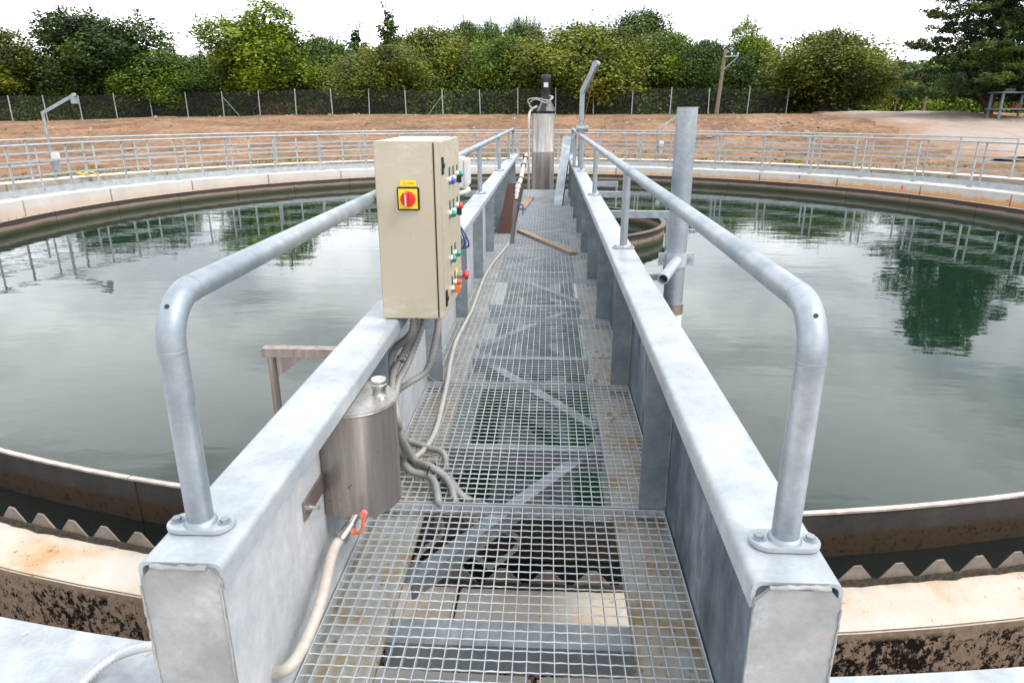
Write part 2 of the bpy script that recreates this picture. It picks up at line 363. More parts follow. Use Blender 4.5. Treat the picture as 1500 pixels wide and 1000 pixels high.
M['leaf_y'] = leafmat('dry_maize', [(0.22, 0.11, 0.03), (0.42, 0.23, 0.07), (0.55, 0.35, 0.12)])
M['leaf_fallen'] = leafmat('fallen_leaf', [(0.10, 0.05, 0.02), (0.28, 0.17, 0.08), (0.45, 0.34, 0.22)])

# ------------------------------------------------------------------ mesh builder
class MB:
    def __init__(s): s.v = []; s.f = []
    def add(s, vs, fs):
        o = len(s.v); s.v += [Vector(v) for v in vs]; s.f += [tuple(i+o for i in f) for f in fs]; return s
    def box(s, a, b):
        (x0, y0, z0), (x1, y1, z1) = a, b
        x0, x1 = sorted((x0, x1)); y0, y1 = sorted((y0, y1)); z0, z1 = sorted((z0, z1))
        return s.add([(x0,y0,z0),(x1,y0,z0),(x1,y1,z0),(x0,y1,z0),(x0,y0,z1),(x1,y0,z1),(x1,y1,z1),(x0,y1,z1)],
                     [(0,3,2,1),(4,5,6,7),(0,1,5,4),(1,2,6,5),(2,3,7,6),(3,0,4,7)])
    def bar(s, a, b, w, h, up=(0, 0, 1)):
        a, b = Vector(a), Vector(b); d = (b-a).normalized(); up = Vector(up)
        if abs(d.dot(up)) > 0.98: up = Vector((0, 1, 0))
        x = d.cross(up).normalized(); y = x.cross(d)
        vs = []
        for p in (a, b):
            for i, j in ((-1,-1),(1,-1),(1,1),(-1,1)): vs.append(p + x*(w/2*i) + y*(h/2*j))
        return s.add(vs, [(0,1,2,3),(7,6,5,4),(0,4,5,1),(1,5,6,2),(2,6,7,3),(3,7,4,0)])
    def tube(s, pts, r, n=12, cap=True):
        pts = [Vector(p) for p in pts]; rs = r if isinstance(r, (list, tuple)) else [r]*len(pts)
        rings = []; x = None
        for i, p in enumerate(pts):
            d = (pts[min(i+1, len(pts)-1)] - pts[max(i-1, 0)]).normalized()
            if x is None:
                ref = Vector((0, 0, 1)) if abs(d.z) < 0.95 else Vector((1, 0, 0))
                x = d.cross(ref).normalized()
            else:
                x = (x - d*x.dot(d)).normalized()
            y = d.cross(x)
            rings.append([p + (x*math.cos(2*math.pi*k/n) + y*math.sin(2*math.pi*k/n))*rs[i] for k in range(n)])
        vs = [v for ring in rings for v in ring]; fs = []
        for i in range(len(pts)-1):
            for k in range(n):
                a, b = i*n+k, i*n+(k+1) % n; fs.append((a, b, b+n, a+n))
        if cap: fs += [tuple(reversed(range(n))), tuple(range(len(vs)-n, len(vs)))]
        return s.add(vs, fs)
    def cyl(s, c, r, h, n=20, axis='Z', r2=None):
        c = Vector(c); d = {'X': Vector((1,0,0)), 'Y': Vector((0,1,0)), 'Z': Vector((0,0,1))}[axis]
        return s.tube([c, c+d*h], [r, r if r2 is None else r2], n)
    def lathe(s, c, prof, n=24):
        c = Vector(c); vs = []; fs = []
        for r, z in prof:
            for k in range(n): vs.append(c + Vector((r*math.cos(2*math.pi*k/n), r*math.sin(2*math.pi*k/n), z)))
        for i in range(len(prof)-1):
            for k in range(n):
                a, b = i*n+k, i*n+(k+1) % n; fs.append((a, b, b+n, a+n))
        fs += [tuple(reversed(range(n))), tuple(range(len(vs)-n, len(vs)))]
        return s.add(vs, fs)
    def prism(s, poly, d):
        """poly: list of 3-D points (one plane), d: extrusion vector"""
        n = len(poly); p = [Vector(q) for q in poly]; q = [v + Vector(d) for v in p]
        return s.add(p+q, [tuple(reversed(range(n))), tuple(range(n, 2*n))] + [(i, (i+1) % n, (i+1) % n+n, i+n) for i in range(n)])
    def extrude_profile_y(s, prof, y0, y1, closed=True):
        n = len(prof); vs = [(x, y0, z) for x, z in prof] + [(x, y1, z) for x, z in prof]
        fs = [(i, (i+1) % n, (i+1) % n+n, i+n) for i in range(n if closed else n-1)]
        if closed: fs += [tuple(reversed(range(n))), tuple(range(n, 2*n))]
        return s.add(vs, fs)
    def arc(s, c, r0, r1, z0, z1, a0, a1, n):
        """solid arc block, angle measured from +Y towards +X about c"""
        vs = []; fs = []
        for i in range(n+1):
            a = a0 + (a1-a0)*i/n; sx, cy = math.sin(a), math.cos(a)
            for r, z in ((r0, z0), (r1, z0), (r1, z1), (r0, z1)): vs.append((c[0]+r*sx, c[1]+r*cy, z))
        for i in range(n):
            o = i*4
            for k in range(4): fs.append((o+k, o+4+k, o+4+(k+1) % 4, o+(k+1) % 4))
        fs += [(0, 1, 2, 3), (n*4+3, n*4+2, n*4+1, n*4)]
        return s.add(vs, fs)
    def build(s, name, mat, parent=None, smooth=None, bevel=0.0, **props):
        off = parent.location if parent is not None else Vector((0, 0, 0))
        if parent is not None and parent.parent is not None: off = off + parent.parent.location
        me = bpy.data.meshes.new(name); me.from_pydata([v-off for v in s.v], [], s.f)
        bm = bmesh.new(); bm.from_mesh(me); bmesh.ops.recalc_face_normals(bm, faces=bm.faces)
        if bevel: bmesh.ops.bevel(bm, geom=[e for e in bm.edges if len(e.link_faces) == 2 and e.calc_face_angle(0) > 0.6], offset=bevel, segments=2, affect='EDGES', clamp_overlap=True)
        bm.to_mesh(me); bm.free()
        if smooth is not None:
            me.shade_smooth(); me.set_sharp_from_angle(angle=R_(smooth))
        me.materials.append(M[mat] if isinstance(mat, str) else mat)
        o = bpy.data.objects.new(name, me); COL.objects.link(o)
        if parent is not None: o.parent = parent
        for k, v in props.items(): o[k] = v
        return o
def tag(o, label=None, cat=None, group=None, kind=None):
    if label: o['label'] = label
    if cat: o['category'] = cat
    if group: o['group'] = group
    if kind: o['kind'] = kind
    return o
def thing(name, label, cat, loc=(0, 0, 0), group=None):
    o = bpy.data.objects.new(name, None); o.empty_display_size = 0.1; COL.objects.link(o); o.location = loc
    return tag(o, label, cat, group)
def copy_tree(o, parent=None):
    c = o.copy(); COL.objects.link(c); c.parent = parent
    for ch in list(o.children): copy_tree(ch, c)
    return c
def share(o, loc=None, rot=None, scale=None):
    c = o.copy(); COL.objects.link(c)
    if loc is not None: c.location = loc
    if rot is not None: c.rotation_euler = rot
    if scale is not None: c.scale = scale
    return c
def spline(pts, n=8):
    """Catmull-Rom through the points"""
    P = [Vector(p) for p in pts]; P = [P[0]*2-P[1]] + P + [P[-1]*2-P[-2]]; out = []
    for i in range(1, len(P)-2):
        a, b, c, d = P[i-1:i+3]
        for k in range(n):
            t = k/n
            out.append(0.5*((2*b) + (c-a)*t + (2*a-5*b+4*c-d)*t*t + (3*b-a-3*c+d)*t**3))
    out.append(P[-2]); return out
def corrugated(pts, r, pitch=0.016, n=10):
    p = spline(pts, 24); L = [0]
    for a, b in zip(p, p[1:]): L.append(L[-1]+(b-a).length)
    tot = L[-1]; m = max(4, int(tot/pitch*2)); q = []; rr = []; j = 0
    for i in range(m+1):
        t = tot*i/m
        while j < len(L)-2 and L[j+1] < t: j += 1
        f = (t-L[j])/max(1e-6, L[j+1]-L[j]); q.append(p[j].lerp(p[j+1], f)); rr.append(r if i % 2 else r*0.68)
    return MB().tube(q, rr, n)

TC = Vector((-0.02, 13.5, 0))          # centre of the tank
WATER = -0.86; WALL_TOP = -0.44; LXI, LXO, RXI, RXO = -0.555, -0.707, 0.355, 0.506
LWEB, RWEB = -0.645, 0.46
BT = 0.665                              # top of the bridge beams; walking surface is z = 0
def polar(r, a, z): return Vector((TC.x + r*math.sin(a), TC.y + r*math.cos(a), z))

# ================================================================== SETTING
def smooth(a, b, x):
    t = max(0, min(1, (x-a)/(b-a))); return t*t*(3-2*t)
def terrain(x, y):
    r = math.hypot(x-TC.x, y-TC.y)
    back = smooth(29, 57, y)
    z = -0.55 + 1.72*(0.55*back + 0.45*smooth(29, 45, y))
    z -= 0.62*smooth(-14, -52, x)*smooth(30, 55, y) if x < -14 else 0
    if x > 10:                         # the track climbs out on the right
        z = z*(1-smooth(10, 20, x)) + smooth(10, 20, x)*(-0.5 + 1.72*smooth(20, 48, y))
    n = noise.noise(Vector((x*0.18, y*0.18, 0)))*0.22 + noise.noise(Vector((x*0.6, y*0.6, 3)))*0.13 + noise.noise(Vector((x*1.5, y*1.5, 7)))*0.10
    amp = smooth(16.5, 20, r)*(1 if y < 62 else 0.4)
    return z + n*amp*0.7
def build_ground():
    vs, fs = [], []; NA = 420
    rad = [14.75, 15.2, 16]; r = 16.0
    while r < 62: r += 0.32 + 0.004*(r-16); rad.append(r)
    while r < 900: r *= 1.18; rad.append(r)
    for r in rad:
        for k in range(NA):
            a = 2*math.pi*k/NA; x, y = TC.x+r*math.sin(a), TC.y+r*math.cos(a)
            vs.append((x, y, terrain(x, y) if r < 300 else terrain(x*300/r, y*300/r)))
    for i in range(len(rad)-1):
        for k in range(NA):
            a, b = i*NA+k, i*NA+(k+1) % NA; fs.append((a, b, b+NA, a+NA))
    o = MB().add(vs, fs).build('ground', 'soil', smooth=180); tag(o, 'brown bare earth bank rising behind the tank', None, kind='structure')
build_ground()
# dirt track on the right
def build_track():
    vs, fs, ed = [], [], []; ctr = [(22.5, 27), (22.5, 33), (22.0, 39), (21.6, 45), (22.5, 51), (25, 58), (29, 66)]
    c = spline([(x, y, 0) for x, y in ctr], 10); W = 14
    for i, p in enumerate(c):
        d = (c[min(i+1, len(c)-1)]-c[max(i-1, 0)]).normalized(); s = Vector((d.y, -d.x, 0))
        hw = 3.7 + 1.2*noise.noise(Vector((i*0.25, 0, 0))) + 3.0*(1-smooth(30, 44, p.y))
        for k in range(W+1):
            q = p + s*(hw*(2*k/W-1)*(1+0.10*noise.noise(Vector((i*0.7, k*0.1, 4)))))
            e = abs(2*k/W-1); ed.append(e); vs.append((q.x, q.y, terrain(q.x, q.y) + (0.16 if e < 0.95 else -0.15)))
    for i in range(len(c)-1):
        for k in range(W):
            a = i*(W+1)+k; fs.append((a, a+1, a+W+2, a+W+1))
    o = MB().add(vs, fs).build('dirt_track', 'road', smooth=180); at = o.data.attributes.new('edge', 'FLOAT', 'POINT'); at.data.foreach_set('value', ed)
    tag(o, 'pale dirt track climbing away on the right', None, kind='structure')
build_track()
# water
vs = [(TC.x, TC.y, WATER)]; fs = []
NW = 128
for k in range(NW): vs.append(tuple(polar(10.412, 2*math.pi*k/NW, WATER)))
for k in range(NW): fs.append((0, 1+(k+1) % NW, 1+k))
tag(MB().add(vs, fs).build('water', 'water'), 'still green water of the settling tank', None, kind='structure')
tag(MB().arc(TC, 10.410, 10.81, WATER-0.02, WATER, 0, 2*math.pi, 128).build('overflow_water', 'overflow'), 'dark strip of water between the baffle and the weir', None, kind='structure')
tag(MB().arc(TC, 11.05, 11.75, -1.5, -1.22, 0, 2*math.pi, 96).build('launder_floor', 'old_conc'), 'floor of the overflow channel behind the weir', None, kind='structure')

# ---- outer tank wall: cast segments with open joints
wall = thing('tank_wall', 'pale concrete ring wall of the tank with rust streaks below its top', 'wall', polar(11.9, 0, -1.4))
NS = 30
for k in range(NS):
    a0 = 2*math.pi*k/NS + 0.0009; a1 = 2*math.pi*(k+1)/NS - 0.0009
    MB().arc(TC, 11.62, 12.75, -1.5, WALL_TOP, a0, a1, 5).build('wall_segment', 'wall_conc', wall, bevel=0.012)
# red survey marks painted on the wall face
for px, py in ((1321, 275), (1475, 296), (1171, 259)):
    p = aty(px, py, 1); d = (p-CAMP)
    # meet the wall face
    ox, oy = CAMP.x-TC.x, CAMP.y-TC.y; A = d.x**2+d.y**2; B = 2*(ox*d.x+oy*d.y); Cc = ox*ox+oy*oy-11.61**2
    t = (-B+math.sqrt(B*B-4*A*Cc))/(2*A); q = CAMP+d*t; a = math.atan2(q.x-TC.x, q.y-TC.y)
    MB().arc(TC, 11.612, 11.619, max(q.z-0.05, -0.62), min(q.z+0.05, WALL_TOP-0.02), a-0.0016, a+0.0016, 1).build('survey_mark', 'red', wall)

# ---- weir wall
weir = thing('weir_wall', 'low stained concrete weir wall edged with black lichen inside the ring wall', 'wall', polar(10.95, math.pi, -1.4))
NS = 24
for k in range(NS):
    a0 = 2*math.pi*(k+0.13)/NS + 0.0006; a1 = 2*math.pi*(k+1.13)/NS - 0.0006
    MB().arc(TC, 10.80, 11.10, -1.5, -0.74, a0, a1, 8).build('wall_segment', 'weir_conc', weir, bevel=0.008)
# mossy grout strip along its inner edge, uneven
vs, fs = [], []; NG = 1400
for k in range(NG):
    a = 2*math.pi*k/NG; w = 0.006 + 0.040*max(0, noise.noise(Vector((a*75, 0, 1)))+0.25)*random.random(); h = 0.006 + 0.010*random.random()
    for r, z in ((10.790, -0.80), (10.790, -0.726+h), (10.80, -0.732+h), (10.80+w, -0.7385), (10.80+w, -0.80)): vs.append(tuple(polar(r, a, z)))
for k in range(NG):
    a, b = k*5, ((k+1) % NG)*5
    for i in range(4): fs.append((a+i, b+i, b+i+1, a+i+1))
MB().add(vs, fs).build('grout_strip', 'moss', weir)
# toothed V-notch weir plates
notch = thing('notched_weir_plate', 'toothed steel overflow plates standing along the inner edge of the weir wall', 'weir plate', polar(10.74, math.pi, -0.8))
NT, PER = 320, 8
for s in range(NT//PER):
    m = MB()
    for j in range(PER):
        t = s*PER+j+0.27; da = 2*math.pi/NT
        prof = [(0.0, -0.742), (0.0, -0.740), (0.41, -0.640), (0.59, -0.640), (0.999, -0.740), (0.999, -0.95), (0.0, -0.95)]
        pin = [polar(10.782, math.pi+da*(t+u), z) for u, z in prof]; pout = [polar(10.789, math.pi+da*(t+u), z) for u, z in prof]
        n = len(prof); m.add(pin+pout, [tuple(range(n)), tuple(reversed(range(n, 2*n)))] + [(i, i+n, (i+1) % n+n, (i+1) % n) for i in range(n)])
    m.build('plate', 'weir', notch)
# ---- scum baffle
baf = thing('scum_baffle', 'dark steel baffle ring standing in the water just inside the weir', 'baffle', polar(10.27, math.pi, -0.9))
NS = 36
for k in range(NS):
    a0, a1 = 2*math.pi*(k+0.31)/NS, 2*math.pi*(k+1.31)/NS
    p = MB().arc(TC, 10.402, 10.410, -1.25, -0.594, a0+0.0005, a1-0.0005, 6).build('inner_face', 'baffle', baf)
    MB().arc(TC, 10.410, 10.418, -1.25, -0.594, a0+0.0005, a1-0.0005, 6).build('outer_face', 'baffle_out', baf)
    MB().arc(TC, 10.395, 10.426, -0.594, -0.582, a0+0.0005, a1-0.0005, 6).build('rim', 'rim', baf)
    MB().arc(TC, 10.418, 10.424, -1.2, -0.597, a0-0.004, a0+0.004, 1).build('joint_strip', 'baffle_out', baf)

# ---- guard railing on the ring wall
def railing(name, label, R, zb, a0, a1, postsA, postsB, hgt=1.1, mids=(0.44, 0.76), toe=True, group=None):
    t = thing(name, label, 'railing', polar(R, (a0+a1)/2, zb), group)
    m = MB(); n = 60
    m.tube([polar(R, a0+(a1-a0)*i/n, zb+hgt) for i in range(n+1)], 0.026, 10).build('top_rail', 'rail_far', t, smooth=60)
    for h in mids:
        MB().arc(TC, R-0.005, R+0.005, zb+h-0.022, zb+h+0.022, a0, a1, n).build('mid_rail', 'rail_far', t)
    if toe: MB().arc(TC, R-0.004, R+0.004, zb+0.02, zb+0.16, a0, a1, n).build('toe_board', 'rail_far', t)
    for a in postsA:
        p = polar(R+0.028, a, zb); rad = Vector((math.sin(a), math.cos(a), 0)); tan = Vector((rad.y, -rad.x, 0))
        o = MB().bar(p, p+Vector((0, 0, hgt)), 0.05, 0.010, up=rad).bar(p+tan*0.022-rad*0.0+Vector((0,0,0.0)), p+tan*0.022+Vector((0,0,hgt-0.02)), 0.008, 0.045, up=rad).build('post', 'rail_far', t)
        MB().bar(p+Vector((0, 0, 0.004)), p+Vector((0, 0, 0.016)), 0.14, 0.09, up=rad).build('base_plate', 'rail_far', o)
    for a in postsB:
        p = polar(R+0.034, a, zb); rad = Vector((math.sin(a), math.cos(a), 0)); tan = Vector((rad.y, -rad.x, 0))
        o = MB().bar(p+Vector((0, 0, 0.06)), p+Vector((0, 0, hgt-0.01)), 0.05, 0.012, up=rad).build('splice_post', 'rail_far', t)
        for h in (*mids, 0.10):
            q = polar(R-0.016, a, zb+h)
            MB().bar(q, q+rad*0.010, 0.03, 0.03).build('bolt', 'galv_dark', o)
    return t
stepA = R_(7.35)
A = [R_(-82.3)+stepA*i for i in range(-3, 24)]
B = []
for a in A:
    d = math.degrees(a); B.append(a + (R_(3.6) if d < -12 else R_(3.6-2.5*smooth(-12, 40, d))))
railing('guard_railing', 'galvanised guard railing bolted on top of the pale ring wall', 12.10, WALL_TOP, A[0]-0.02, A[-1]+0.08, A, B, 1.12)

# ---- second, older wall behind, with its own railing
old = thing('channel_wall', 'older stained concrete channel wall behind the first railing', 'wall', polar(14.3, 0, -1.4))
for k in range(22):
    a0 = R_(-104)+R_(208)*k/22+0.0006; a1 = R_(-104)+R_(208)*(k+1)/22-0.0006
    MB().arc(TC, 14.15, 14.8, -1.5, -0.34, a0, a1, 5).build('wall_segment', 'old_conc', old, bevel=0.015)
tag(MB().arc(TC, 12.75, 14.15, -1.5, -0.95, R_(-104), R_(104), 60).build('channel_floor', 'old_conc'), 'sunken concrete floor between the two walls', None, kind='structure')
A2 = [R_(-96)+R_(6.1)*i for i in range(0, 27)]
railing('guard_railing', 'thinner galvanised railing on the older wall, behind the first railing', 14.5, -0.34, A2[0], A2[-1], A2, [], 1.05, (0.40, 0.70), False)

# ================================================================== THE FOOTBRIDGE
BY0, PITCH_P = 1.015, 1.23
BEND = 13.25
bridge = thing('footbridge', 'galvanised steel footbridge with deep channel beams running to the tank centre', 'bridge', (-0.1, BY0-0.04, -0.44))
def cap_profile(x0, x1, z, r, lip, t):
    """folded cap: flat top, rounded corners, short lips; closed outline"""
    pts = [(x0, z-lip)]
    for i in range(7):
        a = math.pi - math.pi/2*i/6; pts.append((x0+r+r*math.cos(a), z-r+r*math.sin(a)))
    for i in range(7):
        a = math.pi/2 - math.pi/2*i/6; pts.append((x1-r+r*math.cos(a), z-r+r*math.sin(a)))
    pts.append((x1, z-lip)); pts.append((x1-t, z-lip))
    ri = r-t*0.6
    for i in range(5):
        a = math.pi/2*i/4; pts.append((x1-t-ri+ri*math.cos(a), z-t-ri+ri*math.sin(a)))
    for i in range(5):
        a = math.pi/2 + math.pi/2*i/4; pts.append((x0+t+ri+ri*math.cos(a), z-t-ri+ri*math.sin(a)))
    pts.append((x0+t, z-lip)); return pts
for x0, x1, web, sgn in ((LXO, LXI, LWEB, 1), (RXI, RXO, RWEB, -1)):
    # the cap drops in slightly imperfect runs so its edge is not ruler-straight
    m = MB(); prof = cap_profile(x0, x1, BT, 0.017, 0.052, 0.007); n = len(prof); ys = [BY0-0.04 + (BEND-BY0+0.04)*i/26 for i in range(27)]
    vs = [(x+0.0016*noise.noise(Vector((y*1.3, x, 0))), y, z+0.0015*noise.noise(Vector((y*1.1, 5, x)))) for y in ys for x, z in prof]; fs = []
    for i in range(26):
        for k in range(n): fs.append((i*n+k, i*n+(k+1) % n, (i+1)*n+(k+1) % n, (i+1)*n+k))
    fs += [tuple(range(n)), tuple(range(26*n, 27*n))]
    m.add(vs, fs).build('top_flange', 'galv_top', bridge, smooth=40)
    xw0, xw1 = (web-0.010, web) if sgn > 0 else (web, web+0.010)
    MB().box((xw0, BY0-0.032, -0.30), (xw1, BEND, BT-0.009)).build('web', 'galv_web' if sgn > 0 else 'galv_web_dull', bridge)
    # bottom flange reaching inwards under the grating
    fi = web+0.19 if sgn > 0 else web-0.19
    MB().box((web, BY0-0.03, -0.075), (fi, BEND, -0.062)).build('bottom_flange', 'flange_dirty', bridge)
    # end plate with clipped top corners
    c = 0.026; zt = BT-0.008
    MB().prism([(x0+0.003, BY0-0.048, -0.42), (x1-0.003, BY0-0.048, -0.42), (x1-0.003, BY0-0.048, zt-c), (x1-c, BY0-0.048, zt), (x0+c, BY0-0.048, zt), (x0+0.003, BY0-0.048, zt-c)], (0, 0.008, 0)).build('end_plate', 'galv_end', bridge, bevel=0.002)
    # weld bead round the end plate
    w = MB(); bead = [(x1-0.004, zt-0.14*i/1.0) for i in (0.3, 1, 2, 3, 4, 5, 6)]
    for xx in (x0+0.004, x1-0.004):
        pts = []; z = zt-c-0.01
        while z > -0.4: pts.append((xx+random.uniform(-.0012, .0012), BY0-0.049, z)); z -= 0.012
        w.tube(pts, [0.0022+random.uniform(-0.0008, 0.001) for _ in pts], 6)
    w.tube([(x0+c+i*(x1-x0-2*c)/9, BY0-0.046, zt+0.002+random.uniform(-.002, .002)) for i in range(10)], [0.005+random.uniform(-.0015, .0015) for _ in range(10)], 6)
    w.build('weld_bead', 'galv_end', bridge, smooth=60)
    lip = x1-0.004 if sgn > 0 else x0+0.004
    for k in range(1, 10):
        y = BY0 + PITCH_P*k
        o = MB().prism([(web, y, -0.30), (lip, y, -0.30), (lip, y, BT-0.054), (lip - sgn*0.012, y, BT-0.010), (web, y, BT-0.010)], (0, 0.010, 0)).build('stiffener', 'galv', bridge, bevel=0.0015)
        wb = MB(); zs = [0.02+i*0.02 for i in range(30)]
        wb.tube([(web+sgn*0.003, y-0.002, z) for z in zs], [0.004+random.uniform(-.0015, .002) for _ in zs], 6).build('weld_bead', 'galv', bridge, smooth=60)
        bx = MB().cyl((web, y+0.28, 0.03), 0.011, sgn*0.012, 6, 'X').cyl((web, y+0.28, 0.03), 0.005, sgn*0.024, 8, 'X').build('bolt', 'chrome', bridge)
    for j in range(4):   # splice bolts half-way along
        for yy in (8.05, 8.19):
            MB().cyl((web, yy, 0.08+0.15*j), 0.016, sgn*0.014, 6, 'X').cyl((web, yy, 0.08+0.15*j), 0.008, sgn*0.028, 8, 'X').build('splice_bolt', 'chrome', bridge)
    MB().box((web, 7.95, 0.02), (web+sgn*0.008, 8.30, 0.60)).build('splice_plate', 'galv', bridge)
# under-frame: cross channels and zig-zag bracing
for y in [1.66] + [BY0+PITCH_P*k+0.62 for k in range(1, 10)]:
    z0 = -0.075 if abs((y-BY0)/PITCH_P - round((y-BY0)/PITCH_P)) < 0.01 else -0.077
    w = 0.10 if y < 1.7 else 0.055
    MB().box((LWEB+0.185, y-w/2, z0-0.10), (RWEB-0.185, y-w/2+0.008, z0-0.008)).box((LWEB+0.185, y-w/2, z0-0.0075), (RWEB-0.185, y+w/2, z0)).build('cross_member', 'galv_dark' if y < 1.7 else 'galv', bridge)
zb = -0.115
nodes = [(-0.46, 1.90), (0.29, 2.86)]
zig = []
side = -1; y = 1.93
while y < 12.5:
    xa = LWEB+0.18 if side < 0 else RWEB-0.18; xb = RWEB-0.18 if side < 0 else LWEB+0.18
    zig.append(((xa, y, zb), (xb, y+1.08, zb))); y += 1.23; side = -side
for a, b in zig:
    a, b = Vector(a), Vector(b); d = (b-a).normalized(); s = d.cross(Vector((0, 0, 1)))
    MB().bar(a, b, 0.062, 0.006).bar(a+s*0.031-Vector((0, 0, 0.031)), b+s*0.031-Vector((0, 0, 0.031)), 0.006, 0.056).build('brace', 'galv', bridge)
# end carriage that rides on the ring wall
MB().box((LXO-0.02, 1.02, -0.40), (RXO+0.02, 1.14, -0.10)).build('end_carriage', 'galv_dark', bridge)
for x in (LXO+0.08, RXO-0.08):
    MB().cyl((x-0.04, 1.08, -0.335), 0.105, 0.08, 24, 'X').build('wheel', 'rubber', bridge, smooth=40)

# ---- grating panels
def make_grating():
    x0, x1, L = LWEB+0.006, RWEB-0.006, PITCH_P-0.012
    g = thing('grating_panel', '', 'grating', (-0.09, 0, 0))
    fr = MB()
    for xx in (x0, x1-0.004): fr.box((xx, 0.0, -0.030), (xx+0.004, L, 0.0))
    for yy in (0.0, L-0.005): fr.box((x0+0.004, yy, -0.034), (x1-0.004, yy+0.005, 0.0015))
    fr.build('frame', 'grate', g)
    m = MB(); n = 29
    for i in range(1, n):
        x = x0+(x1-x0)*i/n; m.box((x-0.0014, 0.005, -0.019), (x+0.0014, L-0.005, -0.0008))
    o = m.build('bearing_bars', 'grate', g); o['kind'] = 'stuff'
    m = MB(); nr = 32; seg = n*2
    for j in range(1, nr):
        y = L*j/nr; pts = []; rs = []
        for i in range(seg+1):
            x = x0+0.004+(x1-x0-0.008)*i/seg
            pts.append((x, y+0.0009*math.sin(i*2.4+j), -0.0030+0.0009*math.cos(i*2.4+j))); rs.append(0.0027 if i % 2 else 0.0022)
        m.tube(pts, rs, 4, False)
    o = m.build('cross_rods', 'grate', g); o['kind'] = 'stuff'
    return g
gp = make_grating()
ordn = ['nearest', 'second', 'third', 'fourth', 'fifth', 'sixth', 'seventh', 'eighth', 'ninth', 'farthest']
for k in range(10):
    o = gp if k == 0 else copy_tree(gp)
    o.location = (-0.09, BY0+PITCH_P*k+0.006, 0)
    o['label'] = ('nearest galvanised grating panel of the walkway, at the bottom edge' if k == 0 else
                  'farthest galvanised grating panel, at the foot of the steel column' if k == 9 else '%s galvanised grating panel of the walkway counted from the near end' % ordn[k])
    o['group'] = 'walkway grating panels'

# ---- handrails of the bridge
RAILZ = 1.106
def bridge_rail(x, ys, label, brk=None):
    t = thing('handrail', label, 'handrail', (x, ys[0], BT), 'bridge handrails')
    r = 0.0242; rb = 0.085
    pts = [Vector((x, ys[0], BT+0.012))] + [Vector((x, ys[0], RAILZ-rb))]
    for i in range(1, 9):
        a = math.pi/2*i/8; pts.append(Vector((x, ys[0]+rb-rb*math.cos(a), RAILZ-rb+rb*math.sin(a))))
    y = ys[0]+rb
    while y < ys[-1]-0.5: y += 0.4; pts.append(Vector((x+0.002*noise.noise(Vector((y*0.8, x, 2))), y, RAILZ)))
    pts.append(Vector((x, ys[-1]-rb, RAILZ)))
    for i in range(1, 9):
        a = math.pi/2*i/8; pts.append(Vector((x, ys[-1]-rb+rb*math.sin(a), RAILZ-rb+rb*math.cos(a))))
    pts.append(Vector((x, ys[-1], BT+0.012)))
    MB().tube(pts, r, 20).build('rail', 'galv', t, smooth=50)
    # vent hole on the bend
    c = Vector((x, ys[0]+rb-rb*math.cos(0.75), RAILZ-rb+rb*math.sin(0.75))); d = Vector((0, -math.cos(0.75), math.sin(0.75)))
    MB().tube([c+d*(r-0.004), c+d*(r+0.0007)], 0.0042, 12).build('vent_hole', 'rubber', t)
    # weld seam collars
    for q, dd in ((Vector((x, ys[0], RAILZ-rb-0.004)), Vector((0, 0, 1))), (Vector((x, ys[0]+rb+0.004, RAILZ)), Vector((0, 1, 0)))):
        MB().tube([q-dd*0.003, q, q+dd*0.003], [r+0.0003, r+0.0011, r+0.0003], 20).build('weld_seam', 'galv', t, smooth=60)
    for i, y in enumerate(ys):
        if 0 < i < len(ys)-1:
            MB().tube([(x, y, BT+0.01), (x, y, RAILZ-0.015)], 0.0215, 16).build('post', 'galv', t, smooth=50)
        # oval base plate and bolts
        hw, hr = 0.030, 0.033; pl = []
        for k in range(24):
            a = 2*math.pi*k/24; pl.append((x + (hw if math.cos(a) > 0 else -hw) + hr*math.cos(a), y + hr*math.sin(a), BT+0.0015))
        b = MB().prism(pl, (0, 0, 0.009)).build('base_plate', 'galv_top', t, bevel=0.0015)
        MB().lathe((x, y, BT+0.010), [(0.031, 0), (0.0285, 0.005), (0.0245, 0.010)], 24).build('weld_collar', 'galv', b, smooth=70)
        for s in (-1, 1):
            MB().cyl((x+s*0.046, y, BT+0.0105), 0.0125, 0.002, 18).cyl((x+s*0.046, y, BT+0.0125), 0.0085, 0.006, 6).build('bolt', 'galv', b)
    return t
bridge_rail(0.440, [1.085, 3.92, 6.55, 9.25, 11.6, 13.0], 'galvanised tube handrail bolted on the right beam, beside the tall pipe')
bridge_rail(-0.645, [1.085, 3.92, 6.62, 9.3, 11.6, 13.0], 'galvanised tube handrail bolted on the left beam, passing behind the beige control box')
# orange paint dash on the right post
pp = MB(); pp.tube([(0.440-0.0215*math.cos(a), 1.085-0.0215*math.sin(a)-0.0035, BT+0.062-0.010*i/8) for i, a in enumerate([0.5+1.2*j/8 for j in range(9)])], 0.0013, 5)

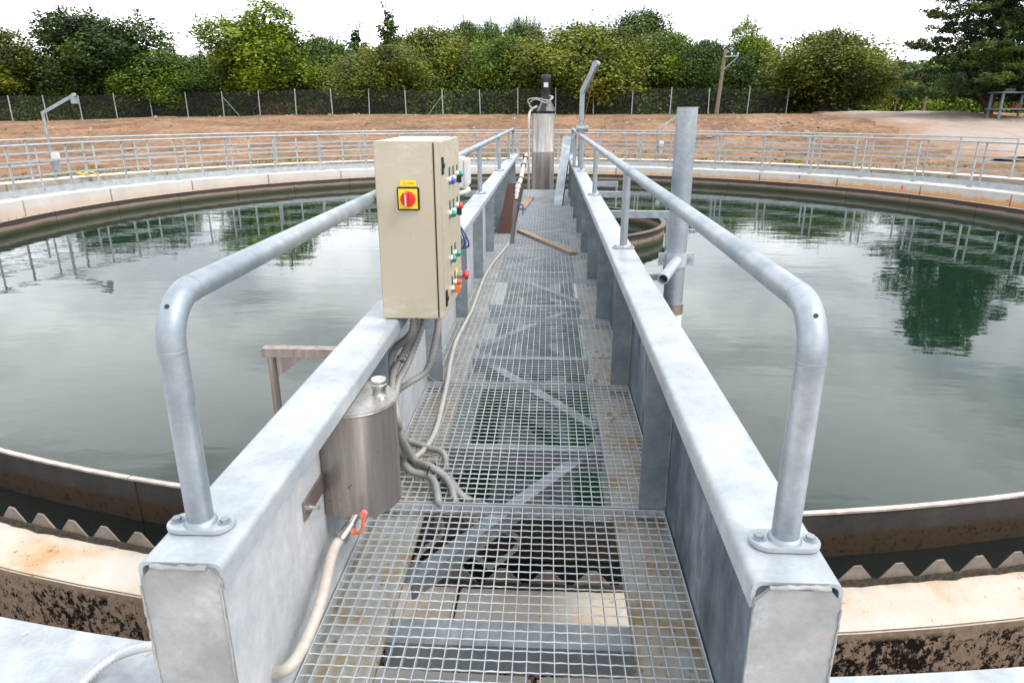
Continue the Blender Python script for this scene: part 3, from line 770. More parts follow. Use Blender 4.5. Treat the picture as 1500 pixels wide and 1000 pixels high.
# ================================================================== CONTROL BOX
X0, X1, Y0, Y1, Z0, Z1 = -0.612, -0.404, 2.45, 2.965, BT+0.004, 1.312
cb = thing('control_box', 'beige steel control box with rotary switch standing on the left beam', 'control box', ((X0+X1)/2, (Y0+Y1)/2, Z0))
MB().box((X0, Y0, Z0), (X1, Y1, Z1)).build('cabinet', 'box', cb, bevel=0.003)
MB().box((X1+0.0005, Y0+0.006, Z0+0.006), (X1+0.0045, Y1-0.006, Z1-0.006)).build('gasket', 'rubber', cb)
door = MB().box((X1+0.005, Y0, Z0), (X1+0.028, Y1, Z1-0.001)).build('door', 'box', cb, bevel=0.003)
XD = X1+0.028
def on_door(px, py): return atx(px, py, XD)
for px, py in ((647.4, 243), (653.6, 436.6)):
    p = on_door(px, py); MB().box((XD, p.y-0.014, p.z-0.03), (XD+0.006, p.y+0.014, p.z+0.03)).cyl((XD+0.006, p.y, p.z), 0.009, 0.004, 16, 'X').build('lock', 'black', door, bevel=0.001)
def knob(px, py, mat, kind='push'):
    p = on_door(px, py); q = (XD, p.y, p.z)
    base = MB().lathe((0, 0, 0), [(0.017, 0), (0.017, 0.004), (0.0145, 0.009)], 20)
    def turn(m, off=0): m.v = [Vector((XD+v.z+off, p.y+v.x, p.z+v.y)) for v in m.v]; return m
    bz = turn(base).build('bezel', 'chrome', door, smooth=40)
    if kind == 'push':
        turn(MB().lathe((0, 0, 0), [(0.0135, 0.008), (0.0135, 0.017), (0.011, 0.021), (0.0, 0.022)], 20)).build('push_button', mat, bz if False else door, smooth=40)
    elif kind == 'lamp':
        turn(MB().lathe((0, 0, 0), [(0.014, 0.008), (0.013, 0.018), (0.009, 0.026), (0.0, 0.028)], 20)).build('pilot_lamp', mat, door, smooth=40)
    elif kind == 'sel':
        turn(MB().lathe((0, 0, 0), [(0.0135, 0.008), (0.013, 0.016), (0.0, 0.017)], 20)).build('selector_ring', 'chrome', door, smooth=40)
        MB().box((XD+0.016, p.y-0.006, p.z-0.015), (XD+0.034, p.y+0.006, p.z+0.015)).build('selector_lever', mat, door, bevel=0.002)
    return p
def plate(px, py):
    p = on_door(px, py)
    MB().box((XD, p.y-0.013, p.z-0.034), (XD+0.0025, p.y+0.013, p.z+0.016)).build('nameplate_holder', 'black', door)
    MB().box((XD+0.0026, p.y-0.011, p.z-0.008), (XD+0.0034, p.y+0.011, p.z+0.013)).build('nameplate', 'teal', door)
for px, py in ((658, 251), (663.5, 249), (669, 247), (659, 300), (664, 297), (669.5, 293.5), (661.5, 366), (666.5, 361), (662.3, 410.5), (666.3, 402.5)): plate(px, py)
knob(657.8, 264.5, 'blue'); knob(663.5, 262, 'black', 'sel'); knob(669, 255, 'green', 'lamp')
knob(658.5, 313, 'green', 'lamp'); knob(664, 309.5, 'black', 'sel'); knob(669, 301.5, 'red', 'lamp')
knob(660.5, 379, 'green'); knob(666.0, 371, 'green', 'lamp')
knob(661.5, 423, 'orange', 'sel'); knob(666.3, 413.5, 'red', 'lamp')
p = on_door(669, 402.5)
def turnx(m): m.v = [Vector((XD+v.z, p.y+v.x, p.z+v.y)) for v in m.v]; return m
turnx(MB().lathe((0, 0, 0), [(0.030, 0), (0.030, 0.002), (0.018, 0.0025)], 28)).build('warning_ring', 'yellow', door, smooth=40)
turnx(MB().lathe((0, 0, 0), [(0.017, 0.002), (0.017, 0.026), (0.012, 0.028)], 24)).build('stop_collar', 'chrome', door, smooth=40)
turnx(MB().lathe((0, 0, 0), [(0.010, 0.026), (0.012, 0.034), (0.020, 0.036), (0.0205, 0.044), (0.017, 0.049), (0.0, 0.051)], 28)).build('stop_button', 'red', door, smooth=40)
# rotary main switch on the side facing the camera
c = aty(598.5, 291, Y0)
MB().box((c.x-0.040, Y0-0.007, c.z-0.041), (c.x+0.040, Y0-0.0002, c.z+0.041)).build('switch_surround', 'black', cb, bevel=0.003)
MB().box((c.x-0.0355, Y0-0.010, c.z-0.0365), (c.x+0.0355, Y0-0.0072, c.z+0.0365)).build('switch_plate', 'yellow', cb, bevel=0.002)
def turny(m): m.v = [Vector((c.x+v.x, Y0-0.0102-v.z, c.z+v.y)) for v in m.v]; return m
kn = turny(MB().lathe((0, 0, 0), [(0.027, 0), (0.027, 0.006), (0.0245, 0.010), (0.0, 0.011)], 32)).build('switch_knob', 'red', cb, smooth=40)
MB().box((c.x-0.009, Y0-0.036, c.z-0.023), (c.x+0.003, Y0-0.0213, c.z+0.023)).build('knob_grip', 'red', kn, bevel=0.002)
MB().box((c.x-0.0068, Y0-0.0372, c.z-0.022), (c.x-0.0018, Y0-0.0362, c.z+0.018)).build('pointer', 'white', kn)
MB().box((c.x-0.012, Y0-0.0216, c.z+0.017), (c.x-0.000, Y0-0.0214, c.z+0.024)).build('knob_mark', 'white', kn)
w = aty(597.5, 268.5, Y0)
st = MB().box((w.x-0.028, Y0-0.0012, w.z-0.011), (w.x+0.028, Y0-0.0002, w.z+0.011)).build('warning_sticker', 'yellow', cb)
# small black print on the sticker: a bolt triangle and a row of letters
pr = MB(); q = Vector((w.x-0.017, Y0-0.0016, w.z-0.006))
for a, b in (((0, 0), (0.012, 0)), ((0.012, 0), (0.006, 0.011)), ((0.006, 0.011), (0, 0))):
    pr.bar((q.x+a[0], q.y, q.z+a[1]), (q.x+b[0], q.y, q.z+b[1]), 0.0006, 0.0009)
for i in range(5): pr.box((w.x-0.001+i*0.0048, Y0-0.0018, w.z-0.004), (w.x+0.0018+i*0.0048, Y0-0.0014, w.z+0.003))
pr.build('print', 'orange', st)

# ================================================================== OIL TANK
tk = thing('lubricant_tank', 'weathered stainless tank hung inside the left beam', 'tank', (-0.57, 1.81, 0.27))
tx, ty, tr, tz0, tz1 = -0.568, 1.835, 0.128, 0.275, 0.605
outl = []
for k in range(41):
    a = -R_(126)+R_(252)*k/40; outl.append((tx+tr*math.cos(a), ty+tr*math.sin(a)))
outl = [(max(x, LWEB+0.002), y) for x, y in outl]
MB().prism([(x, y, tz0) for x, y in outl], (0, 0, tz1-tz0)).build('body', 'inox', tk, smooth=40)
MB().prism([(tx+(x-tx)*1.018, ty+(y-ty)*1.018, tz1+0.0005) for x, y in outl], (0, 0, 0.004)).build('lid', 'inox_col', tk, bevel=0.001)
MB().tube([(x, y, tz1-0.002) for x, y in [(tx+(x-tx)*1.006, ty+(y-ty)*1.006) for x, y in outl]], [0.003+random.uniform(-.0008, .001) for _ in outl], 6).build('weld_seam', 'inox_col', tk, smooth=60)
cp = aty(550, 592, 1.86); cp.z = tz1+0.004
cp = Vector((-0.492, 1.862, tz1+0.0045))
nk = MB().lathe(cp, [(0.022, 0), (0.020, 0.004), (0.019, 0.022)], 24).build('filler_neck', 'chrome', tk, smooth=40)
MB().lathe(cp, [(0.0195, 0.022), (0.0235, 0.024), (0.0235, 0.034), (0.0215, 0.036), (0.0235, 0.038), (0.0245, 0.046), (0.022, 0.051), (0, 0.0515)], 28).build('cap', 'chrome', nk, smooth=35)
for yb in (1.62,):
    b = MB().box((LWEB+0.001, yb-0.055, 0.36), (LWEB+0.007, yb+0.13, 0.415)).build('mount_bracket', 'inox_dirty', tk)
    MB().cyl((LWEB+0.007, yb-0.030, 0.388), 0.011, 0.008, 6, 'X').cyl((LWEB+0.015, yb-0.030, 0.388), 0.006, 0.022, 10, 'X').build('bolt', 'chrome', b)
# outlet valve, lever and hose
v0 = Vector((-0.548, 1.720, tz0)); v1 = aty(503, 785, 1.665); v2 = aty(492, 800, 1.63)
vv = MB().tube([v0+Vector((0, 0, 0.01)), v0.lerp(v1, 0.45)], 0.013, 16).tube([v0.lerp(v1, 0.4), v1], 0.0165, 16).build('outlet_valve', 'chrome', tk, smooth=50)
lv0 = v0.lerp(v1, 0.7)+Vector((0.02, 0, 0)); 
MB().tube(spline([lv0+Vector((-0.004, 0, -0.004)), lv0+Vector((0.018, -0.01, 0.0)), lv0+Vector((0.03, -0.012, 0.02)), lv0+Vector((0.036, -0.014, 0.062))], 5), 0.0055, 10).cyl(lv0+Vector((-0.008, 0, -0.012)), 0.011, 0.02, 12).tube([lv0+Vector((0.036, -0.021, 0.066)), lv0+Vector((0.036, -0.007, 0.066))], 0.0105, 14).build('valve_lever', 'coral', tk, smooth=50)
cl_ = (v1-v0).normalized()
MB().tube([v1-cl_*0.002, v1+cl_*0.012], 0.0195, 18).box(v1+Vector((-0.030, -0.006, -0.006)), v1+Vector((-0.018, 0.006, 0.006))).build('hose_clamp', 'chrome', tk, smooth=50)
he = atx(402, 985, LWEB+0.003)
hp = spline([v1-cl_*0.006, v1+cl_*0.05, atx(470, 880, -0.575), atx(447, 940, -0.585), atx(425, 975, -0.60), he, he+Vector((-0.02, 0, 0))], 8)
ho = MB().tube(hp, 0.0155, 16).build('hose', 'hose', tk, smooth=60)

# ================================================================== CONDUITS AND CABLES
def pz(px, py, z=0.016): return atz(px, py, z)
starts = [(604, 468, 2.56), (614, 468, 2.62), (624, 468, 2.70), (640, 468, 2.60)]
def conduit(label, pts, r=0.0165, mat='conduit', name='flexible_conduit'):
    o = corrugated(pts, r).build(name, mat, smooth=80)
    tag(o, label, 'conduit'); return o
bx = lambda px, y: Vector((aty(px, 468, y).x, y, Z0-0.001))
conduit('leftmost grey flexible conduit hanging from the underside of the control box', [bx(606, 2.56), bx(606, 2.56)+Vector((-0.01, -0.01, -0.09)), aty(578, 512, 2.62), aty(571, 545, 2.60), aty(574, 580, 2.50), aty(579, 620, 2.42), atz(584, 660, 0.05), atz(600, 688, 0.016), atz(632, 700, 0.016), atz(642, 732, 0.016), atz(642, 745, -0.06), atz(640, 775, -0.16)])
conduit('second grey flexible conduit from the left below the control box, looping over the grating', [bx(616, 2.66), bx(616, 2.66)+Vector((-0.015, -0.02, -0.09)), aty(590, 520, 2.64), aty(577, 545, 2.56), aty(576, 575, 2.48), aty(583, 618, 2.40), atz(588, 655, 0.045), atz(612, 680, 0.02), atz(640, 688, 0.018), atz(660, 710, 0.016), atz(668, 735, -0.02), atz(690, 765, -0.14)])
conduit('third grey flexible conduit below the control box, tied to its neighbours', [bx(626, 2.74), bx(626, 2.74)+Vector((-0.015, -0.03, -0.10)), aty(598, 530, 2.62), aty(583, 560, 2.52), aty(580, 590, 2.46), aty(589, 640, 2.44), atz(606, 672, 0.04), atz(632, 684, 0.045), atz(655, 700, 0.018), atz(680, 728, -0.01), atz(715, 742, -0.14)])
conduit('rightmost grey flexible conduit swinging out in a wide loop below the control box', [bx(641, 2.64), bx(641, 2.64)+Vector((0.0, -0.02, -0.10)), aty(626, 540, 2.62), aty(600, 560, 2.58), aty(581, 575, 2.56), aty(576, 600, 2.50), aty(583, 630, 2.50), atz(596, 644, 0.03), atz(625, 655, 0.018), atz(650, 664, 0.018), atz(655, 690, -0.05), atz(672, 720, -0.16)], 0.0155)
conduit('loose pale conduit drooping below the nearest grating panel', [atz(690, 760, -0.14), atz(760, 790, -0.34), atz(722, 828, -0.36), atz(702, 818, -0.30), atz(680, 800, -0.20), atz(700, 770, -0.12)], 0.012, 'conduit_lt')
conduit('pale conduit dropping in a straight run below the left of the nearest grating', [atz(640, 745, -0.10), atz(648, 780, -0.2), atz(620, 805, -0.24), atz(604, 830, -0.28), atz(600, 850, -0.36)], 0.011, 'conduit_lt')
for lab, c, d, r in (('upper black cable tie round the conduits under the control box', aty(590, 525, 2.64), Vector((0.45, 0, 0.9)), 0.030), ('middle black cable tie where the conduits meet the beam', aty(577, 572, 2.51), Vector((0.1, 0.2, 1)), 0.027), ('lowest black cable tie round the conduits lying on the grating', atz(632, 688, 0.03), Vector((1, -0.35, -0.1)), 0.036)):
    d = d.normalized(); x = d.cross(Vector((0, 0, 1)) if abs(d.z) < 0.9 else Vector((1, 0, 0))).normalized(); y = d.cross(x)
    pts = [c+(x*math.cos(2*math.pi*k/20)*r+y*math.sin(2*math.pi*k/20)*r*0.75) for k in range(21)]
    tag(MB().tube(pts, 0.0028, 6).build('cable_tie', 'rubber', smooth=80), lab, 'cable tie', 'black cable ties')
hose = MB().tube(spline([atz(745, 356, 0.05), atz(738, 366, 0.014), pz(722, 385, 0.013), pz(710, 405, 0.013), pz(700, 430, 0.013), pz(692, 452, 0.013), pz(680, 476, 0.013), pz(668, 500, 0.013), pz(660, 530, 0.013), pz(655, 560, 0.013), pz(648, 592, 0.013), pz(640, 625, 0.013), pz(628, 650, 0.013), pz(610, 668, 0.013), pz(596, 670, 0.013), aty(584, 655, 2.46), aty(578, 625, 2.50), aty(575, 590, 2.55)], 7), 0.0125, 12).build('grey_hose', 'conduit_lt', smooth=60)
tag(hose, 'long smooth grey cable hose snaking along the left side of the grating', 'hose')
# thin white wire by the stiffener
tag(MB().tube(spline([aty(622, 540, 3.42), aty(630, 552, 3.40), pz(642, 560, 0.005), pz(655, 563, 0.005)], 6), 0.0022, 6).build('thin_wire', 'conduit_lt', smooth=60), 'thin white wire curling from the left beam onto the grating', 'wire')

# ================================================================== THINGS ON THE WALKWAY, FAR END
# standpipe with valve, running on as a pipe along the left beam
s0 = atz(750, 356, 0.0); sy = s0.y
sp = thing('standpipe', 'stainless water pipe with a valve standing on the left of the walkway', 'pipe', s0)
st_ = aty(756, 292, sy)
MB().tube([s0, s0.lerp(st_, 0.98)], 0.024, 16).build('riser', 'inox', sp, smooth=50)
top = aty(760, 270, sy+0.05)
bp = MB().tube([st_, top], 0.030, 16)
for f in (0.15, 0.45, 0.75): bp.tube([st_.lerp(top, f), st_.lerp(top, f+0.14)], 0.037, 16)
bp.build('valve_body', 'chrome', sp, smooth=50)
run = spline([top, aty(763, 262, sy+0.25), aty(766, 247, 9.2), aty(769, 235, 10.8), aty(771, 226, 12.2)], 6)
MB().tube(run, 0.026, 14).build('pipe_run', 'conduit_lt', sp, smooth=50)
for q in ((762.5, 264, sy+0.2), (767, 243, 9.7), (769.5, 232, 11.2)):
    p = aty(*q); MB().tube([p-Vector((0, 0.03, 0)), p+Vector((0, 0.03, 0))], 0.040, 14).build('pipe_clip', 'rubber', sp, smooth=50)
lv = aty(766, 300, sy-0.02)
MB().tube([aty(757, 300, sy), lv], 0.008, 8).tube([lv, aty(766, 315, sy-0.02)], 0.007, 8).build('lever', 'blue', sp, smooth=50)
# vertical cable pipe beside the column up to the motor
v = MB().tube(spline([Vector((-0.36, 13.2, 0.02)), Vector((-0.36, 13.2, 0.9)), Vector((-0.365, 13.2, 1.25)), Vector((-0.34, 13.3, 1.42)), Vector((-0.22, 13.35, 1.50))], 8), 0.022, 12).build('cable_pipe', 'conduit_lt', smooth=60)
tag(v, 'pale cable pipe climbing the left side of the steel column to the motor', 'pipe')
# brown panel leaning on the left beam
a, b, d, e = atz(729, 342, 0.004), atz(753, 342, 0.004), aty(768, 270, 8.9), aty(744, 268, 8.7)
b0 = a.copy(); 
bd = MB().prism([a, b, aty(768, 271, a.y+0.22), aty(744, 267, a.y+0.22)], (0.002, 0.018, 0.0)).build('brown_panel', 'board')
tag(bd, 'dark brown board leaning against the inside of the left beam', 'board')
# timber plank on the grating
p0, p1 = atz(762, 338, 0.017), atz(840, 371, 0.017)
pl = MB().bar(p0, p1, 0.085, 0.030).build('timber_plank', 'wood', bevel=0.003); tag(pl, 'raw timber plank lying slantwise across the grating', 'plank')
pl = MB().bar(atz(764, 306, 0.017), atz(777, 289, 0.017), 0.12, 0.03).build('timber_offcut', 'wood', bevel=0.003); tag(pl, 'short timber offcut lying behind the standpipe near the column', 'plank')
# leaning folded steel cover on the right
q0, q1 = atz(816, 301, 0.0), aty(836, 206, 10.9)
q1 = Vector((0.30, q0.y+0.75, 1.02))
dv = (q1-q0); sx = Vector((1, 0, 0)); 
lean = MB().prism([q0+Vector((-0.06, 0, 0)), q0+Vector((0.07, -0.03, 0)), q1+Vector((0.07, -0.03, 0)), q1+Vector((-0.06, 0, 0))], (0, 0.006, 0.002))
lean.prism([q0+Vector((0.07, -0.03, 0.001)), q0+Vector((0.09, 0.05, 0.001)), q1+Vector((0.09, 0.05, 0.001)), q1+Vector((0.07, -0.03, 0.001))], (0.005, 0, 0))
tag(lean.build('folded_cover', 'galv'), 'long folded galvanised cover leaning against the right handrail near the column', 'steel cover')

# ---- centre column with drive
colm = thing('centre_column', 'tall stainless column topped by a black motor at the end of the walkway', 'column', (-0.10, 13.48, 0))
MB().lathe((-0.10, 13.48, 0), [(0.213, -2.5), (0.213, 0.68)], 40).build('lower_shell', 'inox', colm, smooth=40)
MB().lathe((-0.10, 13.48, 0), [(0.216, 0.681), (0.217, 0.69), (0.214, 0.70), (0.214, 1.372)], 40).build('upper_shell', 'inox_col', colm, smooth=40)
MB().lathe((-0.10, 13.48, 0), [(0.20, 1.372), (0.20, 1.384)], 40).build('top_plate', 'rubber', colm)
MB().lathe((-0.05, 13.42, 0), [(0.17, 1.385), (0.18, 1.42), (0.085, 1.60), (0.075, 1.63)], 8).build('gearbox', 'black', colm)
mo = MB().lathe((-0.06, 13.44, 0), [(0.098, 1.632), (0.098, 1.66), (0.08, 1.665), (0.08, 1.74), (0.083, 1.75), (0.083, 2.02), (0.078, 2.05), (0.03, 2.055)], 24).build('motor', 'black', colm, smooth=40)
for k in range(18):
    a = 2*math.pi*k/18; d = Vector((math.cos(a), math.sin(a), 0)); p = Vector((-0.06, 13.44, 0))+d*0.086
    MB().bar(p+Vector((0, 0, 1.76)), p+Vector((0, 0, 2.0)), 0.005, 0.012, up=d).build('cooling_fin', 'black', mo)
MB().box((-0.10, 13.335, 1.83), (-0.02, 13.343, 1.91)).build('rating_plate', 'white', mo)
for k in range(2):
    MB().tube(spline([Vector((-0.30, 13.3, 1.42+0.03*k)), Vector((-0.36-0.03*k, 13.28, 1.55+0.05*k)), Vector((-0.24, 13.25, 1.62+0.02*k)), Vector((-0.05+0.05*k, 13.24, 1.56+0.04*k)), Vector((0.05+0.02*k, 13.27, 1.66)), Vector((0.0, 13.36, 1.69))], 8), 0.010, 8).build('motor_cable', 'conduit_lt', colm, smooth=60)

# ---- davit on the bridge
def davit(loc, h1, h2, reach, label, r=0.045, mat='galv', group=None, ang=0.0):
    t = thing('davit', label, 'davit', loc, group); L = Vector(loc); d = Vector((math.cos(ang), math.sin(ang), 0))
    MB().tube([L, L+Vector((0, 0, h1))], r, 16).build('mast', mat, t, smooth=50)
    e = L+Vector((0, 0, h1))+d*reach+Vector((0, 0, h2))
    a = MB().bar(L+Vector((0, 0, h1-r)), e, r*1.7, r*1.9).tube([e-d.cross(Vector((0,0,1)))*r*1.1, e+d.cross(Vector((0,0,1)))*r*1.1], r*1.25, 16).build('arm', mat, t, smooth=40)
    MB().cyl(L+Vector((0, 0, 0.0)), r*2.0, 0.015, 16).build('base_plate', mat, t)
    return t, e, L
dp = Vector((0.452, 9.95, BT+0.003))
t, e, L = davit(dp, 1.02, 0.32, 0.20, 'galvanised davit with a hand winch on the right beam near the column', 0.034, 'galv', None, -0.6)
MB().box(L+Vector((-0.05, -0.10, 0.46)), L+Vector((0.06, -0.038, 0.58))).build('winch_housing', 'galv_dark', t, bevel=0.01)
MB().tube([L+Vector((-0.07, -0.07, 0.52)), L+Vector((0.09, -0.07, 0.52))], 0.045, 14).build('winch_drum', 'galv_dark', t, smooth=50)
MB().tube([e, L+Vector((0.02, -0.07, 0.56))], 0.005, 6).build('cable', 'rust', t)
MB().tube([L+Vector((-0.085, 0, 0.0)), L+Vector((-0.085, 0, 0.44))], 0.022, 12).build('sleeve', 'galv', t, smooth=50)
# two more davits standing on the walls behind
def far_davit(px, py_base, label, R, ang, h=1.15, reach=1.05, lift=0.5):
    d = ray(px, py_base); k = None
    ox, oy = -TC.x, -TC.y; A_ = d.x**2+d.y**2; B_ = 2*(ox*d.x+oy*d.y); C_ = ox*ox+oy*oy-R*R
    s = (-B_+math.sqrt(B_*B_-4*A_*C_))/(2*A_); p = CAMP+d*s; p.z = -0.34
    t, e, L = davit(p, h, lift, reach, label, 0.040, 'galv_dark', 'davits on the far walls', ang)
    MB().box(e+Vector((-0.08, -0.06, -0.22)), e+Vector((0.06, 0.06, -0.06))).build('pulley_block', 'galv', t)
    MB().box(L+Vector((0.06, -0.12, 0.50)), L+Vector((0.24, 0.02, 0.70))).build('winch_housing', 'white', t, bevel=0.02)
    MB().box(L+Vector((0.08, -0.10, 0.22)), L+Vector((0.20, 0.0, 0.50))).build('winch_frame', 'galv_dark', t)
    return t
far_davit(76, 232, 'grey davit arm raised behind the railing at the far left', 14.5, 0.25, 1.75, 0.85, 0.42)
far_davit(962, 222, 'small dark davit arm behind the railing, between the column and the tall pipe', 14.5, 0.2, 1.15, 0.72, 0.42)

# ---- junction boxes and cables behind the control box
jb = thing('junction_box', 'white junction box fixed just behind the beige control box', 'junction box', (-0.60, 3.38, BT))
MB().box((-0.56, 3.34, 1.06), (-0.405, 3.50, 1.20)).build('housing', 'white', jb, bevel=0.006)
MB().box((-0.405, 3.345, 1.065), (-0.385, 3.495, 1.195)).build('cover', 'white', jb, bevel=0.005)
MB().box((-0.52, 3.36, 0.94), (-0.46, 3.42, 1.06)).build('lower_housing', 'white', jb, bevel=0.004)
MB().box((-0.62, 3.42, BT+0.001), (-0.58, 3.45, 1.15)).build('bracket', 'galv', jb)
MB().box((-0.62, 3.42, 1.08), (-0.56, 3.45, 1.12)).build('arm', 'galv', jb)
bl = MB()
for k in range(4):
    o = 0.022*k; bl.tube(spline([Vector((-0.50, 3.36-0.004*k, 0.95)), Vector((-0.45+o*0.6, 3.33-o, 0.88)), Vector((-0.44+o, 3.30-o, 0.80)), Vector((-0.49+o*0.5, 3.30, 0.71+o)), Vector((-0.53, 3.34, 0.76)), Vector((-0.52, 3.37, 0.95))], 6), 0.0045, 7)
tag(bl.build('cable_bundle', 'bluecable', smooth=60), 'bundle of dark blue cables hanging below the white junction box', 'cable')
# round conduit hoop and scum deflector left of the bridge
cc = Vector((-0.95, 6.2, 0.78))
lp = thing('sampling_hoop', 'pale pipe hoop on brackets outside the left beam, beyond the junction box', 'pipe', (-0.75, 6.2, 0.5))
MB().tube([Vector((-0.98+0.27*math.cos(a), 6.2+0.4*math.sin(a), 0.74)) for a in [2*math.pi*k/36 for k in range(37)]], 0.021, 12).build('hoop', 'conduit_lt', lp, smooth=60)
for s in (-1, 1):
    MB().bar((-0.98+0.2*s, 6.2, 0.71), (-0.98, 6.2, 0.50), 0.03, 0.008).build('strut', 'galv', lp)
MB().box((-1.18, 6.05, 0.48), (-0.707, 6.35, 0.50)).build('shelf', 'inox_dirty', lp)
MB().lathe((-0.98, 6.2, 0.5), [(0.10, 0.0), (0.13, 0.05), (0.03, 0.10)], 20).build('float_cone', 'rust', lp, smooth=40)

# ---- stainless skimmer arm left of the bridge
ya = 2.85
e0, e1 = aty(386, 514, ya), aty(520, 514, ya); zt_ = e0.z
sk = thing('skimmer_arm', 'weathered stainless bracket arm reaching left over the water from the bridge', 'bracket', (LWEB-0.01, ya, zt_))
MB().box((e0.x, ya-0.03, zt_-0.020), (LWEB-0.0105, ya+0.03, zt_+0.020)).build('arm', 'inox_dirty', sk, bevel=0.003)
px_ = e0.x+0.035
MB().tube([(px_, ya, zt_-0.02), (px_, ya, -1.1)], 0.019, 16).build('drop_pipe', 'inox_dirty', sk, smooth=50)
MB().prism([(px_+0.019, ya-0.003, zt_-0.0205), (px_+0.155, ya-0.003, zt_-0.0205), (px_+0.019, ya-0.003, zt_-0.125)], (0, 0.006, 0)).build('gusset', 'inox_dirty', sk)

# ---- tall galvanised pipe right of the bridge
py0 = 3.5
pb, pt_ = aty(986, 440, py0), aty(1006.5, 157, py0)
px1 = (pb.x+pt_.x)/2
tp = thing('tall_pipe', 'tall open galvanised pipe standing in the water beside the right beam', 'pipe', (px1, py0, -1.1))
rp = 0.0500
m = MB(); n = 32; zz = [-1.2, pt_.z]
o_ = [(px1+rp*math.cos(2*math.pi*k/n), py0+rp*math.sin(2*math.pi*k/n)) for k in range(n)]; i_ = [(px1+(rp-0.005)*math.cos(2*math.pi*k/n), py0+(rp-0.005)*math.sin(2*math.pi*k/n)) for k in range(n)]
vs = [(x, y, zz[0]) for x, y in o_]+[(x, y, zz[1]) for x, y in o_]+[(x, y, zz[1]) for x, y in i_]+[(x, y, zz[1]-0.5) for x, y in i_]; fs = []
for s in range(3):
    for k in range(n): fs.append((s*n+k, s*n+(k+1) % n, (s+1)*n+(k+1) % n, (s+1)*n+k))
m.add(vs, fs).build('pipe', 'galv', tp, smooth=50)
cz = aty(985, 379, py0).z
def ring(z0, z1, r, mat, name):
    return MB().lathe((px1, py0, 0), [(rp+0.0006, z0), (r, z0), (r, z1), (rp+0.0006, z1)], 32).build(name, mat, tp, smooth=40)
clp = ring(cz-0.035, cz+0.035, rp+0.007, 'galv_top', 'clamp')
for s in (-1, 1):
    MB().box((px1+s*(rp+0.004), py0-0.012, cz-0.032), (px1+s*(rp+0.040), py0+0.004, cz+0.032)).build('clamp_ear', 'galv_top', clp, bevel=0.002)
    MB().cyl((px1+s*(rp+0.022), py0-0.012, cz), 0.011, -0.012, 6, 'Y').build('bolt', 'galv', clp)
ring(aty(985, 452, py0).z-0.02, aty(985, 452, py0).z+0.032, rp+0.006, 'inox_dirty', 'collar')
ring(-0.40, 0.42, rp+0.003, 'white', 'lower_sleeve')
# short open socket pointing at the beam
sa = Vector((px1-0.004, py0-rp, cz)); se = aty(971, 409, py0-0.30)
ax = (se-sa).normalized(); x = ax.cross(Vector((0, 0, 1))).normalized(); y = ax.cross(x)
vs = []; n = 24
for q, r in ((sa, 0.026), (se, 0.026), (se, 0.0215), (sa.lerp(se, 0.3), 0.0215)):
    vs += [q+(x*math.cos(2*math.pi*k/n)+y*math.sin(2*math.pi*k/n))*r for k in range(n)]
fs = []
for s in range(3):
    for k in range(n): fs.append((s*n+k, s*n+(k+1) % n, (s+1)*n+(k+1) % n, (s+1)*n+k))
fs.append(tuple(range(3*n, 4*n)))
MB().add(vs, fs).build('socket', 'galv_top', tp, smooth=50)

# ---- stilling well round the column
sw = thing('stilling_well', 'round steel stilling well with a brown stained rim around the centre column', 'well', (-0.1, 13.5, -0.9))
for k in range(16):
    a0, a1 = 2*math.pi*k/16+0.002, 2*math.pi*(k+1)/16-0.002
    MB().arc(TC, 2.26, 2.28, -1.3, -0.60, a0, a1, 6).build('shell_plate', 'well', sw)
MB().arc(TC, 2.22, 2.32, -0.60, -0.585, 0, 2*math.pi, 72).build('rim', 'wellrim', sw)
for y, x1 in ((12.2, 2.15), (15.2, 1.8), (17.5, 1.75)):
    MB().box((RXO+0.02, y-0.06, -0.36), (x1, y-0.05, -0.24)).box((RXO+0.02, y-0.049, -0.25), (x1, y+0.03, -0.24)).build('support_beam', 'galv', sw)
    MB().box((x1-0.05, y-0.03, -0.9), (x1-0.01, y+0.01, -0.37)).build('hanger', 'galv', sw)
    MB().box((LXO-0.02, y-0.06, -0.36), (-x1, y-0.05, -0.24)).build('support_beam', 'galv', sw)

# ---- near cover sheets on the ring wall either side of the bridge end
for a0, a1, lab in ((R_(183.6), R_(192.5), 'white sheet-metal cover on the ring wall, left of the bridge end'), (R_(168.5), R_(177.2), 'white sheet-metal cover on the ring wall, right of the bridge end')):
    t = thing('cover_sheet', lab, 'cover', polar(12.0, (a0+a1)/2, WALL_TOP))
    MB().arc(TC, 11.635, 12.7, WALL_TOP+0.002, WALL_TOP+0.012, a0, a1, 10).build('sheet', 'galv_top', t, bevel=0.002)
    for i in range(4):
        a = a0+(a1-a0)*(0.08+0.28*i)
        for r in (11.69, 12.6):
            MB().cyl(polar(r, a, WALL_TOP+0.012), 0.012, 0.002, 16).cyl(polar(r, a, WALL_TOP+0.014), 0.006, 0.0015, 6).build('screw', 'chrome', t)
conduit('white corrugated conduit curving over the cover sheet at the lower left corner', [atz(60, 1060, WALL_TOP+0.03), atz(118, 1005, WALL_TOP+0.03), atz(150, 975, WALL_TOP+0.04), atz(185, 955, WALL_TOP+0.09), aty(225, 945, 1.62), aty(252, 943, 1.66), aty(300, 945, 1.70)], 0.016, 'white')

